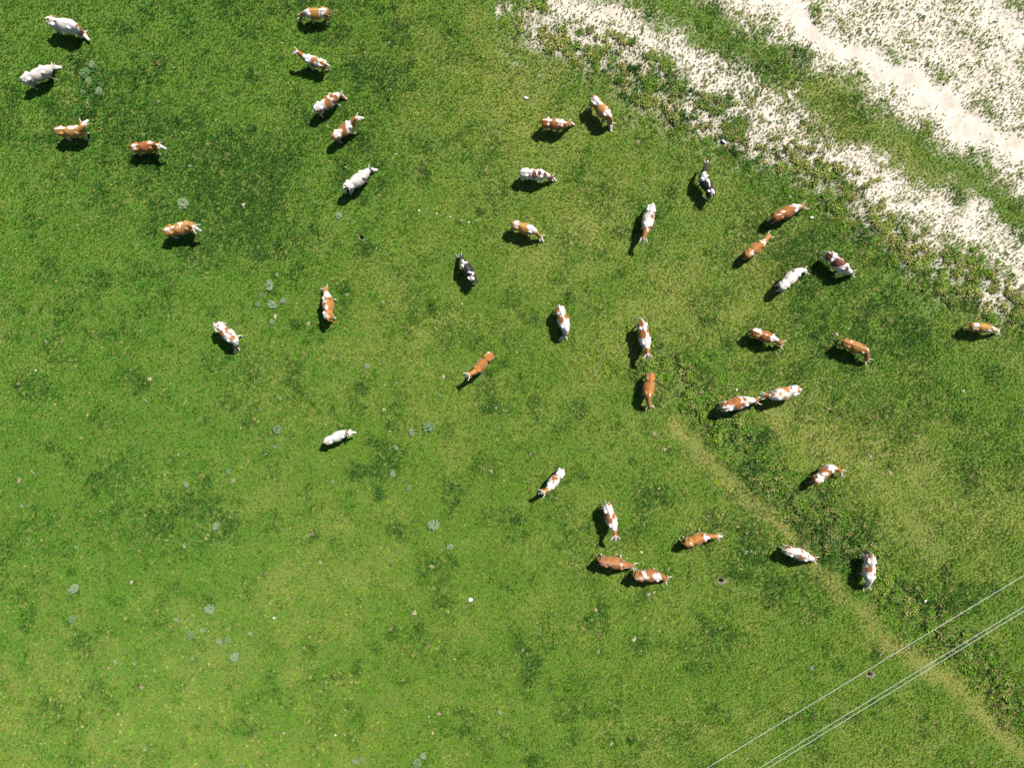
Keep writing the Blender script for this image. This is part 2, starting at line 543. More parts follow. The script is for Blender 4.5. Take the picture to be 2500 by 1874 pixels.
THISTLES = [(-26.0, 18.9, 0.35, 'big grey-green bush right of the all-white cow by the left edge, second outward'), (-25.575, 19.45, 0.25, 'grey-green bush below right of the white cow in the top left corner'),
 (-25.725, 18.475, 0.275, 'grey-green bush right of the all-white cow by the left edge, third outward'), (-25.025, 18.25, 0.225, 'grey-green bush right of the all-white cow by the left edge, fourth outward'),
 (-26.15, 17.75, 0.25, 'grey-green bush right of the all-white cow by the left edge, nearest one'), (-25.15, 17.825, 0.275, 'grey-green bush above right of the golden cow looking back'),
 (-25.875, 16.975, 0.275, 'grey-green bush above the golden cow looking back'), (-20.025, 10.975, 0.4, 'big grey-green bush above the golden cow below the pale bush'),
 (-14.775, 6.0, 0.325, 'big grey-green bush above right of the spotted cow at middle left, fourth outward'), (-15.275, 5.4, 0.175, 'small grey-green bush above right of the spotted cow at middle left, second outward'),
 (-14.6, 4.85, 0.35, 'big grey-green bush above right of the spotted cow at middle left, third outward'), (-13.95, 5.075, 0.225, 'grey-green bush left of the orange cow facing the top'),
 (-15.475, 4.85, 0.2, 'grey-green bush above right of the spotted cow at middle left, nearest one'), (-14.625, 3.8, 0.2, 'grey-green bush right of the spotted cow at middle left'),
 (-8.825, 1.075, 0.225, 'grey-green bush below right of the orange cow facing the top'), (-17.25, -5.325, 0.225, 'grey-green bush left of the lone white cow, third outward'),
 (-19.85, -6.125, 0.225, 'grey-green bush below the spotted cow at middle left'), (-18.025, -8.625, 0.275, 'grey-green bush below left of the lone white cow, nearest one'),
 (-14.275, -2.8, 0.325, 'big grey-green bush left of the lone white cow, nearest one'), (-14.45, -3.825, 0.15, 'small grey-green bush left of the lone white cow, second outward'),
 (-6.1, -2.95, 0.25, 'grey-green bush right of the lone white cow, second outward'), (-5.075, -2.625, 0.425, 'big grey-green bush below left of the slim orange cow, second outward'),
 (-7.075, -3.9, 0.175, 'small grey-green bush right of the lone white cow, nearest one'), (-7.275, -5.425, 0.275, 'grey-green bush below right of the lone white cow, nearest one'),
 (-6.275, -6.35, 0.2, 'grey-green bush below right of the lone white cow, second outward'), (-4.775, -8.575, 0.4, 'big grey-green bush below right of the lone white cow, third outward'),
 (-3.8, -9.925, 0.225, 'grey-green bush below left of the white cow walking down left'), (-4.425, -0.7, 0.175, 'small grey-green bush below left of the slim orange cow, nearest one'),
 (-10.925, -5.95, 0.15, 'small grey-green bush below the lone white cow, nearest one'), (-26.65, -12.45, 0.375, 'big grey-green bush below left of the spotted cow at middle left'),
 (-26.8, -14.3, 0.275, 'grey-green bush below left of the lone white cow, twelfth outward'), (-18.4, -13.7, 0.325, 'big grey-green bush below left of the lone white cow, second outward'),
 (-20.475, -14.375, 0.175, 'small grey-green bush below left of the lone white cow, ninth outward'), (-19.55, -15.25, 0.325, 'big grey-green bush below left of the lone white cow, tenth outward'),
 (-18.875, -15.0, 0.2, 'grey-green bush below left of the lone white cow, seventh outward'), (-17.825, -15.65, 0.225, 'grey-green bush below left of the lone white cow, sixth outward'),
 (-17.3, -15.6, 0.25, 'grey-green bush below left of the lone white cow, fifth outward'), (-16.875, -16.575, 0.325, 'big grey-green bush below left of the lone white cow, eighth outward'),
 (-19.5, -16.7, 0.15, 'small grey-green bush below left of the lone white cow, eleventh outward'), (-16.475, -23.325, 0.2, 'grey-green bush below the lone white cow, third outward'),
 (-17.225, -14.9, 0.125, 'small grey-green bush below left of the lone white cow, fourth outward'), (-15.975, -15.175, 0.15, 'small grey-green bush below left of the lone white cow, third outward'),
 (-5.8, -23.025, 0.325, 'big grey-green bush below left of the red-brown cow of the pair, second outward'), (-5.425, -22.625, 0.225, 'grey-green bush below left of the red-brown cow of the pair, nearest one'),
 (-9.55, -22.975, 0.2, 'grey-green bush below the lone white cow, second outward'), (-9.25, -22.825, 0.15, 'small grey-green bush below left of the red-brown cow of the pair, third outward'),
 (-10.525, 10.25, 0.25, 'grey-green bush below left of the white cow with black neck'), (18.25, -17.3, 0.15, 'small grey-green bush below left of the cow nearest the power lines')]
STARS = [(-29.875, -7.4, 0.175, 'pale thistle rosette below left of the spotted cow at middle left, second outward'), (-26.575, -9.925, 0.15, 'pale thistle rosette below left of the spotted cow at middle left, nearest one'),
 (-19.975, -9.85, 0.175, 'pale thistle rosette below left of the lone white cow, nearest one'), (-29.475, -9.425, 0.175, 'pale thistle rosette below left of the spotted cow at middle left, third outward'),
 (-15.375, -1.525, 0.15, 'pale thistle rosette below the spotted cow at middle left'), (-24.175, -16.95, 0.2, 'pale thistle rosette below left of the lone white cow, third outward'),
 (-23.0, -17.0, 0.2, 'pale thistle rosette below left of the lone white cow, second outward'), (-22.4, -22.225, 0.175, 'pale thistle rosette below left of the lone white cow, fourth outward'),
 (-0.7, -20.0, 0.2, 'pale thistle rosette below left of the red-brown cow of the pair, second outward'), (-0.95, -17.85, 0.15, 'pale thistle rosette below left of the red-brown cow of the pair, nearest one')]
DUNG = [(-21.575, 17.225, 0.175, 'large dried cowpat above the rust cow at upper left, nearest one'), (-19.625, 13.3, 0.175, 'large dried cowpat right of the rust cow at upper left'),
 (-30.55, 15.175, 0.1, 'small dried cowpat below left of the all-white cow by the left edge'), (-21.55, 19.5, 0.125, 'dried cowpat above the rust cow at upper left, third outward'),
 (-21.75, 18.525, 0.1, 'small dried cowpat above the rust cow at upper left, second outward'), (-18.875, 12.15, 0.1, 'small dried cowpat above the golden cow below the pale bush'),
 (-14.325, 19.85, 0.15, 'dried cowpat left of the striding cow facing up left'), (-12.15, 16.625, 0.15, 'dried cowpat left of the patched cow with round flank spots'),
 (-7.475, 20.8, 0.125, 'dried cowpat right of the golden cow at the top edge'), (-10.1, 13.425, 0.125, 'dried cowpat above left of the white cow with black neck'),
 (-13.925, 12.925, 0.1, 'small dried cowpat below left of the rust cow with white rump and saddle'), (-16.4, 10.925, 0.2, 'large dried cowpat above right of the golden cow below the pale bush'),
 (-28.425, 2.6, 0.15, 'dried cowpat below left of the golden cow below the pale bush'), (-25.575, 9.4, 0.15, 'dried cowpat left of the golden cow below the pale bush'),
 (-30.15, -0.025, 0.15, 'dried cowpat left of the spotted cow at middle left'), (-22.1, 0.275, 0.175, 'large dried cowpat below left of the spotted cow at middle left, nearest one'),
 (-9.0, 11.275, 0.125, 'dried cowpat below right of the white cow with black neck'), (-8.85, 8.6, 0.15, 'dried cowpat below the white cow with black neck, second outward'),
 (-8.25, 8.275, 0.125, 'dried cowpat below the white cow with black neck, third outward'), (-14.325, 6.65, 0.15, 'dried cowpat above left of the orange cow facing the top'),
 (-10.025, 5.45, 0.15, 'dried cowpat above right of the orange cow facing the top'), (-7.925, 5.05, 0.15, 'dried cowpat right of the orange cow facing the top'),
 (-14.45, 4.1, 0.175, 'large dried cowpat right of the spotted cow at middle left'), (-12.425, 3.675, 0.175, 'large dried cowpat below left of the orange cow facing the top, nearest one'),
 (-12.75, 1.9, 0.175, 'large dried cowpat below left of the orange cow facing the top, second outward'), (-4.175, 0.45, 0.175, 'large dried cowpat left of the slim orange cow'),
 (-7.05, 0.1, 0.15, 'dried cowpat above right of the lone white cow, third outward'), (-9.675, 9.325, 0.1, 'small dried cowpat below the white cow with black neck, nearest one'),
 (-30.075, -5.925, 0.225, 'large dried cowpat below left of the spotted cow at middle left, seventh outward'), (-25.675, -5.7, 0.1, 'small dried cowpat below left of the spotted cow at middle left, third outward'),
 (-26.425, -5.175, 0.1, 'small dried cowpat below left of the spotted cow at middle left, fourth outward'), (-26.5, -7.4, 0.125, 'dried cowpat below left of the spotted cow at middle left, sixth outward'),
 (-25.05, -7.725, 0.075, 'small dried cowpat below left of the spotted cow at middle left, fifth outward'), (-24.475, -6.25, 0.075, 'small dried cowpat below left of the spotted cow at middle left, second outward'),
 (-17.0, -5.925, 0.175, 'large dried cowpat below left of the lone white cow, nearest one'), (-16.925, -3.45, 0.1, 'small dried cowpat left of the lone white cow, second outward'),
 (-14.175, -0.825, 0.15, 'dried cowpat above left of the lone white cow, second outward'), (-12.15, -0.85, 0.1, 'small dried cowpat above left of the lone white cow, nearest one'),
 (-9.025, -0.3, 0.125, 'dried cowpat above right of the lone white cow, second outward'), (-7.825, -1.575, 0.15, 'dried cowpat above right of the lone white cow, nearest one'),
 (-1.25, -5.35, 0.15, 'dried cowpat left of the white cow walking down left, nearest one'), (-1.3, -4.825, 0.1, 'small dried cowpat left of the white cow walking down left, second outward'),
 (-1.975, -5.025, 0.15, 'dried cowpat left of the white cow walking down left, third outward'), (-12.225, -9.175, 0.175, 'large dried cowpat below the lone white cow, nearest one'),
 (-11.7, -10.875, 0.15, 'dried cowpat below the lone white cow, second outward'), (-15.025, -11.55, 0.175, 'large dried cowpat below left of the lone white cow, second outward'),
 (-15.05, -4.25, 0.1, 'small dried cowpat left of the lone white cow, nearest one'), (-4.925, -11.125, 0.175, 'large dried cowpat below left of the white cow walking down left'),
 (-1.0, -1.45, 0.15, 'dried cowpat below the slim orange cow'), (8.725, -3.075, 0.2, 'large dried cowpat below the plain orange cow, nearest one'),
 (9.35, -4.0, 0.15, 'dried cowpat below the plain orange cow, second outward'), (11.575, -0.525, 0.15, 'dried cowpat left of the spotted cow meeting another head-on'),
 (14.35, -9.1, 0.175, 'large dried cowpat left of the speckled cow at lower right, third outward'), (14.25, -10.25, 0.2, 'large dried cowpat left of the speckled cow at lower right, second outward'),
 (14.6, -10.2, 0.15, 'dried cowpat left of the speckled cow at lower right, nearest one'), (11.975, -8.075, 0.125, 'dried cowpat above right of the orange cow with outstretched neck'),
 (8.05, -8.625, 0.15, 'dried cowpat right of the white cow walking down above the pair'), (7.9, -10.275, 0.125, 'dried cowpat above the brown cow with white slashes'),
 (9.5, -11.35, 0.15, 'dried cowpat right of the brown cow with white slashes'), (1.125, -4.25, 0.175, 'large dried cowpat above left of the white cow walking down left'),
 (8.975, -6.375, 0.1, 'small dried cowpat above right of the white cow walking down above the pair'), (12.4, -8.8, 0.075, 'small dried cowpat right of the orange cow with outstretched neck'),
 (3.625, -1.45, 0.125, 'dried cowpat above the white cow walking down left'), (8.325, -12.85, 0.2, 'large dried cowpat below the brown cow with white slashes, nearest one'),
 (8.65, -12.75, 0.125, 'dried cowpat below right of the brown cow with white slashes'), (5.1, -13.775, 0.2, 'large dried cowpat below the red-brown cow of the pair, nearest one'),
 (5.375, -15.3, 0.125, 'dried cowpat below the red-brown cow of the pair, second outward'), (0.65, -16.2, 0.15, 'dried cowpat below left of the red-brown cow of the pair, second outward'),
 (0.975, -16.4, 0.125, 'dried cowpat below left of the red-brown cow of the pair, nearest one'), (5.275, -16.35, 0.125, 'dried cowpat below left of the brown cow with white slashes'),
 (5.95, -19.4, 0.125, 'dried cowpat below the brown cow with white slashes, fourth outward'), (6.1, -21.975, 0.15, 'dried cowpat below the brown cow with white slashes, fifth outward'),
 (12.55, -13.875, 0.125, 'dried cowpat below the orange cow with outstretched neck'), (9.575, -15.925, 0.15, 'dried cowpat below the brown cow with white slashes, third outward'),
 (7.45, -15.575, 0.2, 'large dried cowpat below the brown cow with white slashes, second outward'), (22.325, -16.225, 0.15, 'dried cowpat below the cow nearest the power lines, nearest one'),
 (22.475, -16.5, 0.1, 'small dried cowpat below the cow nearest the power lines, second outward'), (19.85, -17.225, 0.125, 'dried cowpat below the cow nearest the power lines, third outward'),
 (30.575, -20.95, 0.15, 'dried cowpat below right of the cow nearest the power lines'), (19.525, -13.875, 0.1, 'small dried cowpat below left of the cow nearest the power lines'),
 (26.475, -13.05, 0.125, 'dried cowpat right of the cow nearest the power lines'), (-23.25, -12.1, 0.15, 'dried cowpat below left of the lone white cow, fourth outward'),
 (-21.375, -14.475, 0.125, 'dried cowpat below left of the lone white cow, fifth outward'), (-21.8, -17.45, 0.15, 'dried cowpat below left of the lone white cow, eighth outward'),
 (-24.625, -17.35, 0.125, 'dried cowpat below left of the lone white cow, tenth outward'), (-22.475, -14.85, 0.1, 'small dried cowpat below left of the lone white cow, seventh outward'),
 (-22.6, -18.475, 0.2, 'large dried cowpat below left of the lone white cow, ninth outward'), (-27.775, -19.9, 0.125, 'dried cowpat below left of the lone white cow, eleventh outward'),
 (-27.6, -20.425, 0.1, 'small dried cowpat below left of the lone white cow, twelfth outward'), (-24.65, -23.225, 0.15, 'dried cowpat below left of the lone white cow, thirteenth outward'),
 (-16.55, -12.925, 0.1, 'small dried cowpat below left of the lone white cow, third outward'), (-20.175, -16.575, 0.1, 'small dried cowpat below left of the lone white cow, sixth outward'),
 (-5.95, -13.95, 0.2, 'large dried cowpat below right of the lone white cow'), (-7.375, -14.9, 0.15, 'dried cowpat below the lone white cow, fourth outward'),
 (-5.1, -16.0, 0.175, 'large dried cowpat below left of the red-brown cow of the pair, third outward'), (-3.9, -13.875, 0.125, 'dried cowpat left of the red-brown cow of the pair'),
 (-6.7, -18.025, 0.125, 'dried cowpat below left of the red-brown cow of the pair, fifth outward'), (-4.475, -20.1, 0.15, 'dried cowpat below left of the red-brown cow of the pair, fourth outward'),
 (-9.7, -21.7, 0.15, 'dried cowpat below the lone white cow, seventh outward'), (-13.925, -21.275, 0.1, 'small dried cowpat below the lone white cow, sixth outward'),
 (-9.225, -14.5, 0.1, 'small dried cowpat below the lone white cow, third outward'), (-15.275, -16.325, 0.125, 'dried cowpat below the lone white cow, fifth outward'),
 (21.65, -2.275, 0.15, 'dried cowpat above right of the brown and white cow curling its neck'), (23.075, -5.425, 0.2, 'large dried cowpat right of the brown and white cow curling its neck, second outward'),
 (21.85, -4.4, 0.2, 'large dried cowpat right of the brown and white cow curling its neck, nearest one'), (19.725, -5.925, 0.125, 'dried cowpat below right of the brown and white cow curling its neck'),
 (27.525, -0.475, 0.15, 'dried cowpat below the golden cow by the right edge'), (19.3, -1.525, 0.15, 'dried cowpat right of the mostly white cow meeting the spotted one'),
 (5.5, 8.2, 0.15, 'dried cowpat below left of the white cow walking down with two brown spots'), (3.625, 5.375, 0.125, 'dried cowpat above right of the white cow grazing down at the centre'),
 (13.175, 2.15, 0.1, 'small dried cowpat below left of the rust cow with white shoulder and hip band'), (8.125, 16.475, 0.2, 'large dried cowpat right of the brown cow grazing beside the dry strip'),
 (7.65, 14.775, 0.2, 'large dried cowpat below right of the brown cow grazing beside the dry strip'), (6.025, 12.125, 0.125, 'dried cowpat above left of the white cow walking down with two brown spots'),
 (15.8, 8.0, 0.125, "dried cowpat right of the orange-brown cow at the chestnut cow's tail"), (16.15, 1.825, 0.175, 'large dried cowpat below right of the rust cow with white shoulder and hip band'),
 (19.8, 3.025, 0.175, 'large dried cowpat above left of the brown cow with neck bent down'), (16.975, 11.425, 0.15, 'dried cowpat above right of the chestnut cow with white shoulder'),
 (23.0, 3.875, 0.1, 'small dried cowpat above right of the brown cow with neck bent down')]
STONES = [(-5.675, 10.55, 0.087, 'small white stone right of the white cow with black neck'), (-4.575, 10.375, 0.08, 'small white stone above left of the black cow with white horns'),
 (-3.775, 10.175, 0.08, 'small white stone above the black cow with white horns, third outward'), (-3.075, 9.95, 0.075, 'small white stone above the black cow with white horns, second outward'),
 (-2.625, 9.825, 0.08, 'small white stone above the black cow with white horns, nearest one'), (-2.175, 9.95, 0.065, 'small white stone left of the golden cow with white shoulders'),
 (-3.05, 4.875, 0.08, 'small white stone below the black cow with white horns'), (-29.05, 0.825, 0.085, 'small white stone left of the spotted cow at middle left, third outward'),
 (-20.35, -4.3, 0.065, 'small white stone below left of the spotted cow at middle left'), (-27.875, -1.25, 0.06, 'small white stone left of the spotted cow at middle left, second outward'),
 (-27.325, -0.825, 0.06, 'small white stone left of the spotted cow at middle left, nearest one'), (18.25, 19.6, 0.075, 'small white stone above the chestnut cow with white shoulder'),
 (-26.0, 22.075, 0.065, 'small white stone above right of the white cow in the top left corner'), (-14.5, -14.25, 0.113, 'white stone below the lone white cow, nearest one'),
 (-10.775, -21.375, 0.1, 'white stone below the lone white cow, second outward'), (-5.075, -20.25, 0.06, 'small white stone below left of the red-brown cow of the pair, second outward'),
 (-3.5, -16.775, 0.06, 'small white stone below left of the red-brown cow of the pair, nearest one'), (7.875, -16.275, 0.075, 'small white stone below the brown cow with white slashes, nearest one'),
 (11.7, -16.7, 0.06, 'small white stone below right of the brown cow with white slashes'), (11.75, -20.825, 0.075, 'small white stone below the brown cow with white slashes, second outward'),
 (-7.4, 17.925, 0.075, 'small white stone right of the patched cow with round flank spots'), (-14.025, 20.775, 0.065, 'small white stone above left of the striding cow facing up left'),
 (-7.075, 14.0, 0.075, 'small white stone above right of the white cow with black neck'), (25.2, -13.225, 0.125, 'white stone below right of the cow nearest the power lines'),
 (13.7, -0.35, 0.125, 'white stone above right of the spotted cow meeting another head-on'), (-21.05, 19.8, 0.08, 'small white stone above the rust cow at upper left, second outward'),
 (-20.625, 19.3, 0.065, 'small white stone above the rust cow at upper left, nearest one'), (-21.9, 20.05, 0.075, 'small white stone right of the white cow in the top left corner')]
LITTER = [('bottle', 0.875, 17.4, 0.175, -0.14), ('scrap', 13.575, 15.625, 0.15, 0.52), ('bag', 12.9, 14.75, 0.2, -0.61), ('bottle', 18.275, 10.125, 0.15, 0.0), ('bag', -2.525, -13.125, 0.175, 0.87)]
TWIGS = [(14.325, -22.875, 0.225, 0.44), (-29.2, -5.4, 0.25, -0.66), (29.65, -23.0, 0.325, 0.61), (-19.925, -1.075, 0.35, 1.22), (-22.325, -1.0, 0.275, -0.96), (-13.7, -13.125, 0.35, 0.44)]
BURROWS = [(-9.175, 8.95, 0.2), (12.75, -12.0, 0.2), (21.825, -17.7, 0.225)]
WIRES = [((25.786, -9.645, 8.0), (12.908, -17.451, 8.0)), ((26.087, -11.311, 7.6), (13.043, -19.263, 7.6)), ((26.087, -11.53, 7.6), (13.043, -19.534, 7.6))]
SAND = [([(12.75, 25.425), (16.25, 23.05), (18.5, 21.3), (20.95, 20.175), (22.5, 19.175), (23.775, 19.025), (24.75, 18.05), (26.6, 17.2), (27.325, 15.975), (28.75, 15.425), (30.15, 14.925), (32.25, 13.925), (36.25, 11.675)],
  1.05, 1.3),
 ([(12.75, 24.925), (18.5, 21.175), (23.75, 18.425), (27.325, 15.925), (32.75, 12.925)], 2.3, 0.55), ([(16.25, 27.425), (22.5, 23.175), (27.5, 20.175), (34.25, 15.925)], 5.0, 0.6),
 ([(28.25, 23.425), (28.95, 23.0), (30.375, 22.0), (31.75, 20.675)], 1.0, 0.95), ([(17.0, 23.0), (17.0, 24.925)], 1.0, 1.1), ([(23.275, 22.15), (22.7, 21.3)], 0.8, 0.85), ([(29.75, 20.175), (30.75, 18.425)], 1.0, 0.8),
 ([(2.0, 24.175), (5.5, 22.55), (7.75, 21.425), (10.25, 20.175), (12.25, 18.925), (14.5, 17.8), (16.25, 16.8), (17.75, 15.675), (19.5, 14.3), (21.5, 12.925), (23.75, 11.55), (26.0, 10.3), (28.25, 9.175), (30.75, 7.55),
   (33.75, 5.425)],
  1.5, 0.6),
 ([(2.0, 21.925), (6.25, 19.925), (10.0, 17.925), (15.0, 15.675), (20.0, 12.675), (25.0, 8.675), (28.75, 6.425), (32.75, 4.425)], 2.6, 0.36), ([(3.75, 23.425), (4.5, 23.05), (7.25, 22.225)], 0.6, 0.8),
 ([(7.25, 22.225), (6.625, 21.175)], 0.5, 0.75), ([(9.75, 20.8), (11.25, 19.675), (11.0, 18.675)], 0.7, 0.85), ([(12.75, 18.675), (14.5, 18.3)], 0.7, 0.8), ([(17.4, 17.05), (17.5, 15.625)], 0.55, 0.8),
 ([(21.75, 12.8), (23.0, 12.175)], 0.6, 0.8), ([(24.0, 11.3), (25.55, 10.625), (26.5, 9.8)], 0.65, 0.85), ([(28.375, 10.675), (28.625, 8.625)], 0.8, 0.85), ([(30.0, 7.425), (31.0, 6.925)], 0.6, 0.8),
 ([(-0.95, 22.5), (-0.625, 22.675)], 0.45, 0.5)]
TRACK = [([(9.75, -2.575), (10.625, -3.475), (11.7, -4.475), (12.75, -5.325), (13.825, -6.45), (15.0, -7.575)], 0.45, 0.8), ([(15.0, -7.575), (17.4, -9.5), (19.75, -12.325), (23.05, -15.925)], 0.4, 0.45),
 ([(23.05, -15.925), (25.05, -17.05), (26.975, -18.475), (28.25, -19.6), (29.45, -20.675), (30.5, -21.95), (32.75, -24.575)], 0.5, 0.9), ([(25.0, -3.825), (25.3, -4.825), (24.75, -6.325)], 0.7, 0.7),
 ([(22.0, -5.325), (23.25, -6.575)], 0.8, 0.5), ([(24.125, -8.075), (24.75, -9.325), (26.0, -10.325)], 0.7, 0.8), ([(15.75, -1.825), (17.75, -3.075), (19.25, -4.575)], 1.2, 0.3),
 ([(13.15, -12.025), (13.75, -12.575)], 0.25, 0.9)]
STRAW = [([(9.75, -2.325), (10.625, -3.475), (11.7, -4.475), (12.75, -5.325), (13.825, -6.45), (15.0, -7.575), (16.675, -8.8), (17.4, -9.5), (19.75, -12.325), (23.05, -15.925), (25.05, -17.05), (26.975, -18.475), (28.25, -19.6),
   (29.45, -20.675), (30.5, -21.95), (32.75, -24.575)],
  0.55, 0.6),
 ([(-5.0, 20.425), (-1.25, 18.425), (2.0, 15.925)], 3.6, 0.35), ([(6.25, 0.925), (11.25, 3.925), (10.0, 5.925)], 3.0, 0.28), ([(22.5, -4.825), (25.0, -7.825), (28.75, -8.575)], 3.0, 0.45),
 ([(15.5, 7.175), (15.25, 4.425)], 1.6, 0.4), ([(1.25, 7.425), (5.75, 9.925)], 2.0, 0.3), ([(18.75, 15.925), (23.75, 12.925)], 3.0, 0.4), ([(-6.75, 2.675), (-3.75, -1.575)], 4.0, 0.22),
 ([(15.75, -1.575), (18.75, -3.825)], 1.5, 0.4), ([(-15.25, -4.825), (-12.25, -9.075)], 3.5, 0.2)]
RANK = [([(8.5, 1.175), (10.75, -0.575), (12.75, -2.575), (15.0, -4.825), (17.5, -7.325), (20.0, -9.075), (22.5, -11.575), (24.5, -13.575), (27.0, -15.825), (29.25, -17.825), (32.25, -20.575)], 1.45, 1.0),
 ([(1.5, 22.175), (4.25, 20.175), (7.0, 18.675), (9.75, 17.425), (11.75, 16.425), (15.0, 15.175), (17.5, 13.425), (20.0, 10.925), (22.75, 8.925), (26.25, 6.925), (28.75, 5.425), (31.75, 4.175)], 1.7, 0.9),
 ([(7.75, 20.425), (8.75, 18.925), (9.75, 18.175)], 0.8, 0.7), ([(17.5, 15.175), (20.25, 12.675), (22.75, 11.675)], 0.7, 0.8), ([(-26.125, 19.175), (-25.125, 18.05), (-25.875, 16.925)], 0.9, 0.8),
 ([(-13.25, 9.425), (-11.75, 7.925)], 1.4, 0.4), ([(3.75, 2.675), (6.25, 0.925)], 1.0, 0.3), ([(-10.75, -17.575), (-9.5, -18.075)], 0.5, 0.7)]
LUSH = [([(-15.75, 10.425), (-21.25, 12.925), (-23.75, 15.175)], 3.5, 0.5), ([(15.0, 10.425), (16.25, 7.425), (21.25, 5.425), (23.75, 3.425)], 2.2, 0.6), ([(16.25, 18.425), (21.25, 15.175)], 1.3, 0.4),
 ([(-24.625, -14.575), (-24.75, -14.95)], 0.7, 0.7), ([(-21.625, -14.075), (-21.25, -14.325)], 0.7, 0.7), ([(-26.0, -16.325), (-26.5, -15.825)], 1.0, 0.5), ([(-27.5, -19.325), (-26.25, -19.075)], 1.3, 0.5),
 ([(-3.5, -20.7), (-3.25, -20.95)], 0.9, 0.6), ([(-17.75, -20.075), (-18.25, -19.075)], 1.0, 0.4), ([(-24.5, -4.825), (-24.25, -4.575)], 0.8, 0.6), ([(-22.0, -8.075), (-21.5, -8.825)], 0.9, 0.5),
 ([(-14.0, -0.95), (-11.75, -1.575)], 1.2, 0.5), ([(-9.0, -5.325), (-8.0, -4.825)], 1.0, 0.5), ([(8.75, -6.575), (9.0, -6.95)], 1.1, 0.5), ([(15.25, -10.075), (19.25, -9.575)], 1.5, 0.4)]

# ------------------------------------------------------------------ helpers
rng = np.random.default_rng(7)
random.seed(5)

def hash2(ix, iy, seed):
    h = (ix.astype(np.int64) * 374761393 + iy.astype(np.int64) * 668265263 + seed * 2147483647) & 0xFFFFFFFF
    h = ((h ^ (h >> 13)) * 1274126177) & 0xFFFFFFFF
    h = ((h ^ (h >> 16)) * 2246822519) & 0xFFFFFFFF
    return ((h ^ (h >> 15)) & 0xFFFFFF) / float(0xFFFFFF)

def vnoise(x, y, seed):
    ix = np.floor(x); iy = np.floor(y); fx = x - ix; fy = y - iy
    fx = fx * fx * (3 - 2 * fx); fy = fy * fy * (3 - 2 * fy)
    ix = ix.astype(np.int64); iy = iy.astype(np.int64)
    a = hash2(ix, iy, seed); b = hash2(ix + 1, iy, seed); c = hash2(ix, iy + 1, seed); d = hash2(ix + 1, iy + 1, seed)
    return (a + (b - a) * fx) * (1 - fy) + (c + (d - c) * fx) * fy

def fbm(x, y, freq, octv, seed, gain=0.5):
    s = np.zeros_like(x); a = 1.0; t = 0.0
    for o in range(octv):
        ca, sa = math.cos(0.6 * o + seed), math.sin(0.6 * o + seed)
        s += a * vnoise((x * ca - y * sa) * freq + 17.3 * o, (x * sa + y * ca) * freq - 9.1 * o, seed + o * 31)
        t += a; a *= gain; freq *= 2.03
    return s / t

def sstep(a, b, x):
    t = np.clip((x - a) / (b - a), 0, 1); return t * t * (3 - 2 * t)

def band(x, y, pts, hw):
    d = np.full_like(x, 1e9)
    for (x0, y0), (x1, y1) in zip(pts[:-1], pts[1:]):
        dx, dy = x1 - x0, y1 - y0; L = dx * dx + dy * dy + 1e-9
        t = np.clip(((x - x0) * dx + (y - y0) * dy) / L, 0, 1)
        d = np.minimum(d, np.hypot(x - x0 - t * dx, y - y0 - t * dy))
    return np.exp(-(d / hw) ** 2)

def fields(x, y):
    """Sand, straw, rank-grass and lush cover at ground points (metres), with a painted light-to-dark gradient on the left."""
    wx = x + 1.1 * (fbm(x, y, .35, 3, 3) - .5) * 2 + .35 * (fbm(x, y, 1.6, 2, 4) - .5) * 2
    wy = y + 1.1 * (fbm(x, y, .35, 3, 5) - .5) * 2 + .35 * (fbm(x, y, 1.6, 2, 6) - .5) * 2
    sand = np.zeros_like(x); straw = np.zeros_like(x); rank = np.zeros_like(x); lush_shade = np.zeros_like(x)
    for p, w, s in SAND:
        sand = np.maximum(sand, s * band(wx, wy, p, w))
    for p, w, s in STRAW: straw += s * band(wx, wy, p, w)
    for p, w, s in RANK: rank = np.maximum(rank, s * band(wx, wy, p, w))
    for p, w, s in LUSH: lush_shade += s * band(wx, wy, p, w)
    n1 = fbm(x, y, .22, 4, 11); n2 = fbm(x, y, .9, 3, 12); n3 = fbm(x, y, 3.0, 3, 13)
    sn = .55 * (fbm(x, y, .7, 3, 21, .6) - .5) + .75 * (fbm(x, y, 1.9, 3, 22, .75) - .5)
    sand_f = sand + sn * np.clip(sand * 2.2, 0, 1) * (1 - .3 * sstep(.8, 1.1, sand))
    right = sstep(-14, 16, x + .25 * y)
    straw = straw * .8 + .45 * (n1 - .48) + .55 * (n2 - .5) + .14 * right + .22 * (n3 - .5) + .30 * sstep(-6, -24, y) * sstep(6, -22, x)  # last term paints the antisolar brightening at lower left into the colour
    lush_shade = lush_shade + .45 * sstep(.52, .70, fbm(x, y, .26, 4, 31)) + .6 * sstep(.55, .75, fbm(x, y, .75, 3, 33)) + .5 * (fbm(x, y, 1.6, 3, 34) - .5) + .22 * sstep(2, 20, y) * sstep(4, -8, x)  # last term paints the shadier look of the upper left into the grass
    return sand_f, np.clip(straw, 0, 1), np.clip(rank + .25 * (n2 - .5) * (rank > .1), 0, 1), np.clip(lush_shade, 0, 1), n1, n2, n3

def link(name, me, parent=None, loc=None, rz=None):
    o = bpy.data.objects.new(name, me); COL.objects.link(o)
    if parent: o.parent = parent
    if loc: o.location = loc
    if rz is not None: o.rotation_euler = (0, 0, rz)
    return o

def tag(o, label, cat, group=None):
    o['label'] = label; o['category'] = cat
    if group: o['group'] = group
    return o

def new_mat(name, rough=0.8, spec=0.3):
    m = bpy.data.materials.new(name); m.use_nodes = True
    nt = m.node_tree; b = nt.nodes['Principled BSDF']
    b.inputs['Roughness'].default_value = rough; b.inputs['Specular IOR Level'].default_value = spec
    return m, nt, b

